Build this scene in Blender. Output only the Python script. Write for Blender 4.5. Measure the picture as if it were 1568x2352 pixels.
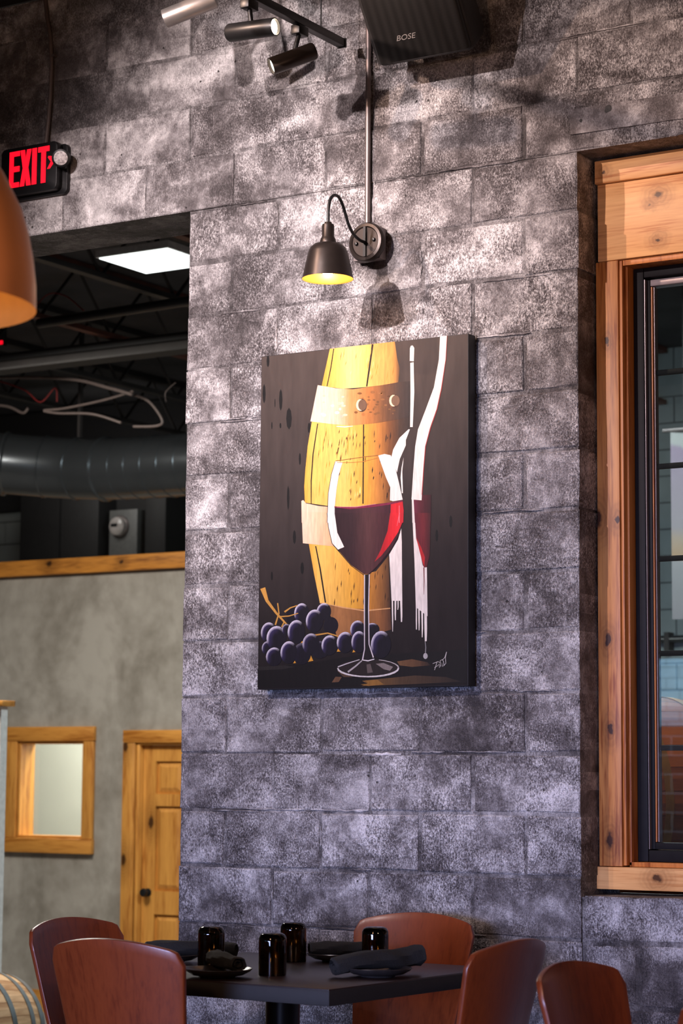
import bpy, bmesh, math, random
from mathutils import Vector, Matrix

for o in list(bpy.data.objects):
    bpy.data.objects.remove(o)
scene = bpy.context.scene
COL = scene.collection
R = math.radians

# ------------------------------------------------------------------ camera
cam_data = bpy.data.cameras.new('camera')
cam = bpy.data.objects.new('camera', cam_data)
COL.objects.link(cam)
YAW, PITCH, ROLL = R(32.144), R(6.706), R(.4064)
fwd = Vector((-math.sin(YAW) * math.cos(PITCH), math.cos(YAW) * math.cos(PITCH), math.sin(PITCH)))
r0 = Vector((math.cos(YAW), math.sin(YAW), 0))
u0 = r0.cross(fwd)
cr = r0 * math.cos(ROLL) + u0 * math.sin(ROLL)
cu = -r0 * math.sin(ROLL) + u0 * math.cos(ROLL)
cam.matrix_world = Matrix(((cr.x, cu.x, -fwd.x, 4.941), (cr.y, cu.y, -fwd.y, -6.765), (cr.z, cu.z, -fwd.z, 1.335), (0, 0, 0, 1)))
cam_data.sensor_fit = 'VERTICAL'
cam_data.sensor_height = 36
cam_data.lens = 5199.3 / 2352 * 36
cam_data.clip_start = .05
cam_data.dof.use_dof = True
cam_data.dof.focus_distance = 7.75
cam_data.dof.aperture_fstop = 5.0
scene.camera = cam

# ------------------------------------------------------------------ world, exposure, lights
w = bpy.data.worlds.new('world')
scene.world = w
w.use_nodes = True
bg = w.node_tree.nodes['Background']
bg.inputs[0].default_value = (1, .82, .76, 1)
bg.inputs[1].default_value = .03
vs = scene.view_settings
vs.view_transform = 'Standard'
vs.look = 'None'
vs.exposure = 0.0
vs.gamma = 1
vs.use_curve_mapping = False
scene.cycles.max_bounces = 7
scene.cycles.diffuse_bounces = 3
scene.cycles.glossy_bounces = 3
scene.cycles.transmission_bounces = 7


def light(name, kind, loc, target, power, color, **kw):
    d = bpy.data.lights.new(name, kind)
    d.energy = power
    d.color = color
    for k, v in kw.items():
        setattr(d, k, v)
    o = bpy.data.objects.new(name, d)
    COL.objects.link(o)
    o.location = loc
    if target is not None:
        o.rotation_euler = (Vector(target) - Vector(loc)).to_track_quat('-Z', 'Y').to_euler()
    return o


# spots of the ceiling tracks in the dining room, aimed at the block wall
light('ceiling_spot_near', 'SPOT', (.62, -2.05, 3.95), (.8, 0, 1.35), 105, (1, .86, .9), spot_size=R(62), spot_blend=1.0, shadow_soft_size=.025)
light('ceiling_spot_far', 'SPOT', (.62, -5.0, 4.3), (.3, 0, 3.08), 2000, (1, .84, .82), spot_size=R(30), spot_blend=1.0, shadow_soft_size=.03)
light('ceiling_spot_far_left', 'SPOT', (-.1, -5.0, 4.3), (.8, 0, 2.85), 800, (1, .82, .81), spot_size=R(46), spot_blend=1.0, shadow_soft_size=.03)
light('ceiling_spot_window', 'SPOT', (-.1, -1.9, 4.3), (2.0, 0, 3.35), 175, (1, .68, .52), spot_size=R(60), spot_blend=.7, shadow_soft_size=.025)
# unseen warm fill lights, added to brighten the pendant shade and the right side
light('warm_fill_left', 'POINT', (2.3, -5.25, 2.45), None, 120, (1, .56, .32), shadow_soft_size=.12)
light('warm_fill_right', 'POINT', (5.3, -3.4, 2.4), None, 75, (1, .6, .42), shadow_soft_size=.12)  # added fill for the right-hand chair and the pier reveal
# cool daylight from the shop front behind the camera
light('daylight_window', 'AREA', (1.9, -11.0, 1.2), (1.2, 0, .55), 37, (.45, .54, 1), shape='RECTANGLE', size=3.2, size_y=1.5, spread=R(32))
# ceiling panels of the back room, outside the frame, plus added fills
light('back_room_panel', 'AREA', (-4.6, 3.4, 3.98), (-4.6, 3.9, 0), 230, (1, .93, .84), shape='RECTANGLE', size=1.2, size_y=1.2)
light('back_room_panel_right', 'AREA', (-.6, 4.6, 3.98), (-.9, 5.6, 0), 160, (.85, .97, 1), shape='RECTANGLE', size=1.2, size_y=1.2)
light('back_room_fill_far', 'AREA', (-6.9, 7.5, 4.05), (-6.9, 8.9, 3.0), 6, (1, .97, .92), shape='SQUARE', size=.5)  # unseen fill, added to lift the far wall above the office
light('barrel_fill', 'SPOT', (1.1, 1.2, 4.0), (.75, 2.3, 1.5), 160, (1, .72, .5), spot_size=R(50), spot_blend=.6, shadow_soft_size=.05)  # unseen warm fill, added to light the barrel behind the glass
light('office_panel', 'AREA', (-6.1, 7.7, 2.7), (-6.1, 7.8, 0), 110, (1, 1, .95), shape='SQUARE', size=.6)


# ------------------------------------------------------------------ helpers
class MB:
    def __init__(self):
        self.v = []
        self.f = []

    def add(self, vs, fs):
        b = len(self.v)
        self.v += [tuple(p) for p in vs]
        self.f += [tuple(i + b for i in q) for q in fs]
        return self

    def box(self, x0, x1, y0, y1, z0, z1):
        return self.add([(x0, y0, z0), (x1, y0, z0), (x1, y1, z0), (x0, y1, z0), (x0, y0, z1), (x1, y0, z1), (x1, y1, z1), (x0, y1, z1)],
                        [(3, 2, 1, 0), (4, 5, 6, 7), (0, 1, 5, 4), (1, 2, 6, 5), (2, 3, 7, 6), (3, 0, 4, 7)])

    def tube(self, path, r, n=10, cap=True):
        P = [Vector(p) for p in path]
        m = len(P)
        rs = r if isinstance(r, (list, tuple)) else [r] * m
        rings = []
        ref = None
        for i in range(m):
            t = (P[min(i + 1, m - 1)] - P[max(i - 1, 0)]).normalized()
            if ref is None:
                ref = t.orthogonal().normalized()
            ref = (ref - t * ref.dot(t))
            ref = ref.normalized() if ref.length > 1e-6 else t.orthogonal().normalized()
            bi = t.cross(ref)
            rings.append([P[i] + (ref * math.cos(a) + bi * math.sin(a)) * rs[i] for a in (2 * math.pi * k / n for k in range(n))])
        vs = [p for q in rings for p in q]
        fs = [(i * n + k, i * n + (k + 1) % n, (i + 1) * n + (k + 1) % n, (i + 1) * n + k) for i in range(m - 1) for k in range(n)]
        if cap:
            fs += [tuple(range(n - 1, -1, -1)), tuple((m - 1) * n + k for k in range(n))]
        return self.add(vs, fs)

    def lathe(self, prof, c=(0, 0, 0), axis=(0, 0, 1), n=32, closed=False, caps=True):
        ax = Vector(axis).normalized()
        e1 = ax.orthogonal().normalized()
        e2 = ax.cross(e1)
        c = Vector(c)
        vs = []
        for r, h in prof:
            for k in range(n):
                a = 2 * math.pi * k / n
                vs.append(c + ax * h + (e1 * math.cos(a) + e2 * math.sin(a)) * r)
        m = len(prof)
        fs = []
        for i in range(m if closed else m - 1):
            j = (i + 1) % m
            for k in range(n):
                fs.append((i * n + k, i * n + (k + 1) % n, j * n + (k + 1) % n, j * n + k))
        if not closed and caps:
            if prof[0][0] > 1e-5:
                fs.append(tuple(range(n - 1, -1, -1)))
            if prof[-1][0] > 1e-5:
                fs.append(tuple((m - 1) * n + k for k in range(n)))
        return self.add(vs, fs)

    def prism(self, poly, y0, y1):
        n = len(poly)
        return self.add([(x, y0, z) for x, z in poly] + [(x, y1, z) for x, z in poly],
                        [tuple(range(n)), tuple(range(2 * n - 1, n - 1, -1))] + [(i, n + i, n + (i + 1) % n, (i + 1) % n) for i in range(n)])

    def mesh(self, name, smooth=False, shift=None):
        vs = self.v
        if shift is not None:
            vs = [(a - shift[0], b - shift[1], c - shift[2]) for a, b, c in vs]
        me = bpy.data.meshes.new(name)
        me.from_pydata(vs, [], self.f)
        me.validate()
        bm = bmesh.new()
        bm.from_mesh(me)
        bmesh.ops.remove_doubles(bm, verts=bm.verts, dist=1e-6)
        bmesh.ops.recalc_face_normals(bm, faces=bm.faces)
        bm.to_mesh(me)
        bm.free()
        if smooth:
            me.polygons.foreach_set('use_smooth', [True] * len(me.polygons))
            try:
                me.set_sharp_from_angle(angle=R(40))
            except Exception:
                pass
        return me


def worldloc(o):
    s = Vector((0, 0, 0))
    while o is not None:
        s = s + o.location
        o = o.parent
    return s


def link(name, me, m=None, parent=None):
    o = bpy.data.objects.new(name, me)
    COL.objects.link(o)
    if parent is not None:
        o.parent = parent
    if m is not None and me is not None and not me.materials:
        me.materials.append(m)
    return o


def part(name, mb, m, parent=None, smooth=False, bevel=0, local=False, label=None):
    sh = worldloc(parent) if parent is not None and not local else None
    me = mb.mesh(name, smooth, sh)
    if bevel:
        bevel_mesh(me, bevel)
    o = link(name, me, m, parent)
    if label:
        o['label'] = label
    return o


def bevel_mesh(me, off, seg=2, ang=30):
    bm = bmesh.new()
    bm.from_mesh(me)
    es = [e for e in bm.edges if len(e.link_faces) == 2 and e.calc_face_angle(0) > R(ang)]
    bmesh.ops.bevel(bm, geom=es, offset=off, segments=seg, affect='EDGES', profile=.5)
    bm.to_mesh(me)
    bm.free()
    me.polygons.foreach_set('use_smooth', [True] * len(me.polygons))
    try:
        me.set_sharp_from_angle(angle=R(35))
    except Exception:
        pass


def thing(name, label=None, cat=None, loc=(0, 0, 0), rz=0, group=None, kind=None):
    o = bpy.data.objects.new(name, None)
    o.empty_display_size = .05
    COL.objects.link(o)
    o.location = loc
    o.rotation_euler = (0, 0, rz)
    return tag(o, label, cat, group, kind)


def tag(o, label=None, cat=None, group=None, kind=None):
    if label:
        o['label'] = label
    if cat:
        o['category'] = cat
    if group:
        o['group'] = group
    if kind:
        o['kind'] = kind
    return o


def copy_tree(o, parent=None):
    c = o.copy()
    COL.objects.link(c)
    c.parent = parent
    for ch in list(o.children):
        copy_tree(ch, c)
    return c


def smooth_path(pts, n=6):
    P = [Vector(p) for p in pts]
    out = []
    for i in range(len(P) - 1):
        a, b, c, d = P[max(i - 1, 0)], P[i], P[i + 1], P[min(i + 2, len(P) - 1)]
        for k in range(n):
            t = k / n
            out.append(.5 * ((2 * b) + (c - a) * t + (2 * a - 5 * b + 4 * c - d) * t * t + (3 * b - a - 3 * c + d) * t ** 3))
    out.append(P[-1])
    return out


# ------------------------------------------------------------------ materials
def newmat(name):
    m = bpy.data.materials.new(name)
    m.use_nodes = True
    nt = m.node_tree
    return m, nt, nt.nodes['Principled BSDF']


def nd(nt, t, ins=None, **kw):
    n = nt.nodes.new(t)
    for k, v in kw.items():
        setattr(n, k, v)
    for k, v in (ins or {}).items():
        if hasattr(v, 'node') or isinstance(v, bpy.types.NodeSocket):
            nt.links.new(v, n.inputs[k])
        else:
            n.inputs[k].default_value = v
    return n


def math_(nt, op, a, b=0.0, c=None, clamp=False):
    ins = {0: a, 1: b}
    if c is not None:
        ins[2] = c
    return nd(nt, 'ShaderNodeMath', ins, operation=op, use_clamp=clamp).outputs[0]


def mapr(nt, v, a, b, c=0.0, d=1.0):
    n = nd(nt, 'ShaderNodeMapRange', {0: v, 1: a, 2: b, 3: c, 4: d})
    n.clamp = True
    return n.outputs[0]


def noise(nt, vec, scale, detail=3.0, rough=.5, dist=0.0):
    return nd(nt, 'ShaderNodeTexNoise', {'Vector': vec, 'Scale': scale, 'Detail': detail, 'Roughness': rough, 'Distortion': dist}).outputs[0]


def vscale(nt, vec, s, off=(0, 0, 0)):
    return nd(nt, 'ShaderNodeMapping', {0: vec, 1: off, 3: s}).outputs[0]


def ramp(nt, v, stops):
    n = nd(nt, 'ShaderNodeValToRGB', {0: v})
    el = n.color_ramp.elements
    while len(el) > len(stops):
        el.remove(el[-1])
    while len(el) < len(stops):
        el.new(1)
    for e, (p, c) in zip(el, stops):
        e.position = p
        e.color = tuple(c) + (1,)
    return n.outputs[0]


def mixc(nt, f, a, b, mode='MIX'):
    n = nt.nodes.new('ShaderNodeMix')
    n.data_type = 'RGBA'
    n.blend_type = mode
    for s, v in ((n.inputs[0], f), (n.inputs[6], a), (n.inputs[7], b)):
        if isinstance(v, bpy.types.NodeSocket):
            nt.links.new(v, s)
        else:
            s.default_value = v if not isinstance(v, tuple) or len(v) == 4 else v + (1,)
    return n.outputs[2]


def bump(nt, b, h, strength, dist):
    n = nd(nt, 'ShaderNodeBump', {'Height': h, 'Strength': strength, 'Distance': dist})
    nt.links.new(n.outputs[0], b.inputs['Normal'])


def wpos(nt):
    return nd(nt, 'ShaderNodeNewGeometry').outputs['Position']


def opos(nt):
    return nd(nt, 'ShaderNodeTexCoord').outputs['Object']


def plain(name, col, rough=.5, metal=0.0, var=.12, scale=30.0, coat=0.0, emit=0.0, bumpy=0.0):
    m, nt, b = newmat(name)
    p = opos(nt)
    n = noise(nt, p, scale, 4)
    f = mapr(nt, n, .3, .7, 1 - var, 1 + var)
    c = mixc(nt, 1.0, col, nd(nt, 'ShaderNodeCombineColor', {0: f, 1: f, 2: f}).outputs[0], 'MULTIPLY')
    nt.links.new(c, b.inputs['Base Color'])
    b.inputs['Roughness'].default_value = rough
    b.inputs['Metallic'].default_value = metal
    if coat:
        b.inputs['Coat Weight'].default_value = coat
        b.inputs['Coat Roughness'].default_value = .15
    if emit:
        nt.links.new(c, b.inputs['Emission Color'])
        b.inputs['Emission Strength'].default_value = emit
    if bumpy:
        bump(nt, b, n, bumpy, .004)
    return m


def srgb(r, g, b):
    return tuple((c / 255 / 12.92) if c <= 10 else ((c / 255 + .055) / 1.055) ** 2.4 for c in (r, g, b))


def wood(name, axis, dark, light_, knots=(), rough=.45, fine=1.0, coat=0.0):
    m, nt, b = newmat(name)
    p = wpos(nt)
    s = [26 * fine] * 3
    s[axis] = 1.6
    n1 = noise(nt, vscale(nt, p, s), 1, 4, .6, .6)
    s2 = [9.0] * 3
    s2[axis] = .9
    n2 = noise(nt, vscale(nt, p, s2, (3, 1, 2)), 1, 3, .5, .3)
    s3 = [150.0] * 3
    s3[axis] = 8
    n3 = noise(nt, vscale(nt, p, s3), 1, 2)
    v = math_(nt, 'ADD', math_(nt, 'MULTIPLY', n1, .55), math_(nt, 'MULTIPLY', n2, .45))
    v = math_(nt, 'ADD', v, math_(nt, 'MULTIPLY', math_(nt, 'SUBTRACT', n3, .5), .38))
    c = ramp(nt, v, [(.27, tuple(q * .62 for q in dark)), (.38, dark), (.48, tuple((a + 2 * q) / 3 for a, q in zip(dark, light_))), (.62, light_), (.75, tuple(min(1, q * 1.12) for q in light_))])
    wob = nd(nt, 'ShaderNodeTexNoise', {'Vector': p, 'Scale': 38.0, 'Detail': 3.0}).outputs['Color']
    wob = nd(nt, 'ShaderNodeVectorMath', {0: nd(nt, 'ShaderNodeVectorMath', {0: wob, 1: (.5, .5, .5)}, operation='SUBTRACT').outputs[0], 1: (.022, .0, .035)}, operation='MULTIPLY').outputs[0]
    pk = nd(nt, 'ShaderNodeVectorMath', {0: p, 1: wob}, operation='ADD').outputs[0]
    for (kx, ky, kz, kr) in knots:
        sc = [1.0, 1.0, 1.0]
        sc[axis] = .5 if axis == 2 else .8
        d = nd(nt, 'ShaderNodeVectorMath', {0: vscale(nt, pk, sc), 1: (kx * sc[0], ky * sc[1], kz * sc[2])}, operation='DISTANCE').outputs['Value']
        core = mapr(nt, d, kr * .55, kr * .9, 1, 0)
        halo = mapr(nt, d, kr * .8, kr * 3.8, .62, 0)
        rings = math_(nt, 'MULTIPLY', math_(nt, 'SINE', math_(nt, 'MULTIPLY', d, 520)), .18)
        halo = math_(nt, 'MULTIPLY', halo, math_(nt, 'ADD', rings, .85))
        c = mixc(nt, halo, c, tuple(q * .45 for q in dark))
        c = mixc(nt, core, c, tuple(q * .16 for q in dark))
    nt.links.new(c, b.inputs['Base Color'])
    b.inputs['Roughness'].default_value = rough
    if coat:
        b.inputs['Coat Weight'].default_value = coat
        b.inputs['Coat Roughness'].default_value = .2
    bump(nt, b, v, .12, .002)
    return m


def block_mat(name, gain=1.0, speck=1.0):
    """grey washed rough concrete block: soft wash blotches, crisp grain, pits"""
    m, nt, b = newmat(name)
    p = wpos(nt)
    rnd = nd(nt, 'ShaderNodeObjectInfo').outputs['Random']
    off = nd(nt, 'ShaderNodeCombineXYZ', {0: math_(nt, 'MULTIPLY', rnd, 7.0), 1: 0.0, 2: math_(nt, 'MULTIPLY', rnd, 3.0)}).outputs[0]
    pb = nd(nt, 'ShaderNodeVectorMath', {0: p, 1: off}, operation='ADD').outputs[0]
    big = noise(nt, vscale(nt, p, (1, 1, 1.4)), 1.5, 3, .55)
    mid = noise(nt, vscale(nt, pb, (1, 1, 1.25)), 6.5, 4, .55, .5)
    mot = noise(nt, vscale(nt, p, (1, 1, .8)), 30, 3, .6)
    fin = noise(nt, vscale(nt, p, (1, 1, .62)), 180, 2.5, .65)
    fi2 = noise(nt, vscale(nt, p, (1, 1, .75)), 330, 2, .6)

    def dev(x, k):
        return math_(nt, 'MULTIPLY', math_(nt, 'SUBTRACT', x, .5), k)
    v = math_(nt, 'ADD', dev(big, .85), dev(mid, .95))
    v = math_(nt, 'ADD', v, dev(mot, .45))
    amt = mapr(nt, noise(nt, p, 5.0, 2), .36, .62, .35 * speck, 1.0 * speck)
    sp = math_(nt, 'ADD', dev(fin, 1.3), dev(fi2, .8))
    v = math_(nt, 'ADD', v, math_(nt, 'MULTIPLY', sp, amt))
    v = math_(nt, 'ADD', v, dev(rnd, .1))
    v = math_(nt, 'ADD', v, .5)
    g = gain
    c = ramp(nt, v, [(.2, (.04 * g, .034 * g, .035 * g)), (.4, (.115 * g, .103 * g, .106 * g)), (.54, (.245 * g, .23 * g, .235 * g)), (.7, (.5 * g, .48 * g, .485 * g)), (.88, (.82 * g, .79 * g, .8 * g))])
    vor = nd(nt, 'ShaderNodeTexVoronoi', {'Vector': p, 'Scale': 15.0, 'Randomness': 1.0})
    pit = mapr(nt, math_(nt, 'ADD', vor.outputs['Distance'], dev(fin, .12)), .03, .075, 0, 1)
    gate = mapr(nt, noise(nt, p, 3.1, 1), .5, .53, 1, 0)
    pit = math_(nt, 'MAXIMUM', pit, gate)
    c = mixc(nt, pit, (.03, .025, .026), c)
    nt.links.new(c, b.inputs['Base Color'])
    b.inputs['Roughness'].default_value = .58
    b.inputs['Specular IOR Level'].default_value = .4
    h = math_(nt, 'ADD', math_(nt, 'MULTIPLY', math_(nt, 'MULTIPLY', fin, .75), amt), math_(nt, 'MULTIPLY', fi2, .4))
    h = math_(nt, 'ADD', h, math_(nt, 'MULTIPLY', mot, .5))
    h = math_(nt, 'ADD', h, math_(nt, 'MULTIPLY', mid, .8))
    h = math_(nt, 'ADD', h, math_(nt, 'MULTIPLY', pit, .5))
    bump(nt, b, h, 1.0, .011)
    return m


M = {}
M['block'] = block_mat('washed_block')
M['block_smooth'] = block_mat('washed_lintel', 1.0, .5)
M['mortar'] = block_mat('mortar', .72, .6)
M['mortar_light'] = block_mat('mortar_lip', 1.25, .4)
M['pine_v'] = wood('knotty_pine_upright', 2, srgb(150, 78, 28), srgb(212, 142, 74),
                   [(1.632, .13, 2.212, .018), (1.703, .13, 2.205, .010), (1.665, .13, 1.802, .0135), (1.672, .13, 1.502, .0135), (1.667, .13, 1.135, .0165), (1.668, .13, 2.82, .009)], fine=1.25)
M['pine_h'] = wood('knotty_pine_level', 0, srgb(192, 118, 58), srgb(236, 178, 114),
                   [(1.862, .125, 3.3, .017), (1.83, .125, 3.27, .008), (1.86, .125, 3.147, .012), (1.668, .122, 3.407, .009), (1.84, .12, 1.017, .017)], fine=.9)
M['jamb'] = wood('jamb_pine', 2, srgb(150, 78, 26), srgb(206, 128, 60))
M['pine2_v'] = wood('back_pine_upright', 2, srgb(160, 98, 36), srgb(208, 148, 70), [(-5.45, 6.76, 1.56, .03), (-5.45, 6.76, .72, .03), (-5.25, 6.83, 1.0, .03)], fine=.7)
M['pine2_h'] = wood('back_pine_level', 0, srgb(160, 98, 34), srgb(206, 144, 66), fine=.6)
M['beam'] = wood('cap_beam', 0, srgb(130, 76, 26), srgb(206, 138, 58), [(-6.2, 6.74, 2.96, .03), (-5.5, 6.74, 2.94, .02)], fine=.5)
M['cherry'] = wood('cherry_plywood', 2, srgb(112, 48, 22), srgb(130, 60, 28), rough=.36, fine=1.6, coat=.25)
M['cherry_edge'] = plain('cherry_edge', srgb(150, 84, 54), .45)
M['black'] = plain('black_metal', (.012, .012, .013), .38, .3)
M['black_matte'] = plain('black_matte', (.014, .013, .013), .65)
M['frame_black'] = plain('window_black', (.009, .008, .009), .55)
M['frame_black'].node_tree.nodes['Principled BSDF'].inputs['Specular IOR Level'].default_value = .18
M['bronze'] = plain('dark_bronze', (.035, .027, .024), .36, .6, .1)
M['gold'] = plain('gold_lining', srgb(214, 160, 84), .4, .6, .05)
M['copper'] = plain('pendant_bronze', srgb(206, 134, 80), .4, .0, .08, 8)
M['gold_in'] = plain('pendant_lining', srgb(200, 150, 80), .5, .3, .05)
M['steel'] = plain('conduit_steel', (.2, .165, .16), .42, .7)
M['plaster'] = None
M['table'] = plain('dark_laminate', srgb(38, 27, 27), .36, 0, .15, 60)
M['plate'] = plain('black_stoneware', (.03, .026, .026), .3, 0, .2, 40)
M['cloth'] = plain('black_cloth', (.012, .012, .012), .9, 0, .3, 300, bumpy=.4)
M['hoop'] = plain('galvanised_hoop', (.30, .34, .36), .42, .75, .25, 8)
M['duct'] = plain('painted_duct', (.07, .078, .085), .24, .75, .1, 3)
M['deck'] = plain('dark_deck', (.045, .043, .046), .85, 0, .4, 2)
M['joist'] = plain('dark_joist', (.03, .026, .025), .6, .2, .4, 3)
M['joist_rust'] = plain('primer_joist', srgb(92, 52, 40), .65, .1, .4, 5)
M['cable'] = plain('grey_cable', (.09, .068, .062), .55)
M['redwire'] = plain('red_wire', (.16, .01, .01), .55)
M['floor'] = wood('floorboards', 0, (.03, .02, .014), (.075, .05, .035), rough=.4)
M['concrete'] = plain('concrete_floor', (.2, .19, .18), .6, 0, .2, 2)
M['ceiling'] = plain('black_ceiling', (.012, .011, .012), .9)
M['white'] = plain('white_paint', (.75, .74, .72), .6)
M['office'] = plain('office_wall', srgb(206, 204, 194), .8, 0, .05, 2)


def plaster(name, a, b_, s=1.4):
    m, nt, b = newmat(name)
    p = wpos(nt)
    n = noise(nt, vscale(nt, p, (1, 1, .6)), s, 5, .6, .6)
    n2 = noise(nt, p, s * 5, 3)
    v = math_(nt, 'ADD', math_(nt, 'MULTIPLY', n, .75), math_(nt, 'MULTIPLY', n2, .25))
    nt.links.new(ramp(nt, v, [(.36, a), (.6, b_)]), b.inputs['Base Color'])
    b.inputs['Roughness'].default_value = .75
    return m


M['plaster'] = plaster('grey_plaster', srgb(122, 116, 106), srgb(160, 155, 146), 2.2)
M['greyblock'] = plaster('grey_painted_block', srgb(118, 124, 122), srgb(140, 147, 146), 1.2)


def emission(name, col, s):
    m, nt, b = newmat(name)
    b.inputs['Base Color'].default_value = tuple(col) + (1,)
    b.inputs['Emission Color'].default_value = tuple(col) + (1,)
    b.inputs['Emission Strength'].default_value = s
    return m


M['led'] = emission('led_diffuser', (.93, 1, .98), 2.2)
M['exit_red'] = emission('exit_red', (1, .004, .02), 1.1)
M['lamp_face'] = emission('spot_lens', (1, .8, .58), 14)
M['lamp_face_dim'] = emission('spot_lens_edge', (1, .95, .8), 4)
M['bulb'] = emission('warm_bulb', (1, .6, .22), 30)


def glass(name, col, rough=.0, ior=1.45):
    m, nt, b = newmat(name)
    b.inputs['Base Color'].default_value = tuple(col) + (1,)
    b.inputs['Roughness'].default_value = rough
    b.inputs['Transmission Weight'].default_value = 1
    b.inputs['IOR'].default_value = ior
    return m


M['amber'] = glass('amber_bottle_glass', (.19, .10, .025), .02)


def pane_mat(name, refl=.1, tint=(.9, .95, .95)):
    m, nt, b = newmat(name)
    out = nt.nodes['Material Output']
    tr = nd(nt, 'ShaderNodeBsdfTransparent', {0: tint + (1,)})
    gl = nd(nt, 'ShaderNodeBsdfGlossy', {'Color': (1, 1, 1, 1), 'Roughness': .0})
    mx = nd(nt, 'ShaderNodeMixShader', {0: refl, 1: tr.outputs[0], 2: gl.outputs[0]})
    nt.links.new(mx.outputs[0], out.inputs[0])
    return m


M['pane'] = pane_mat('window_pane', .085)
M['pane2'] = pane_mat('office_pane', .04, (.95, .97, .95))

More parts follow.
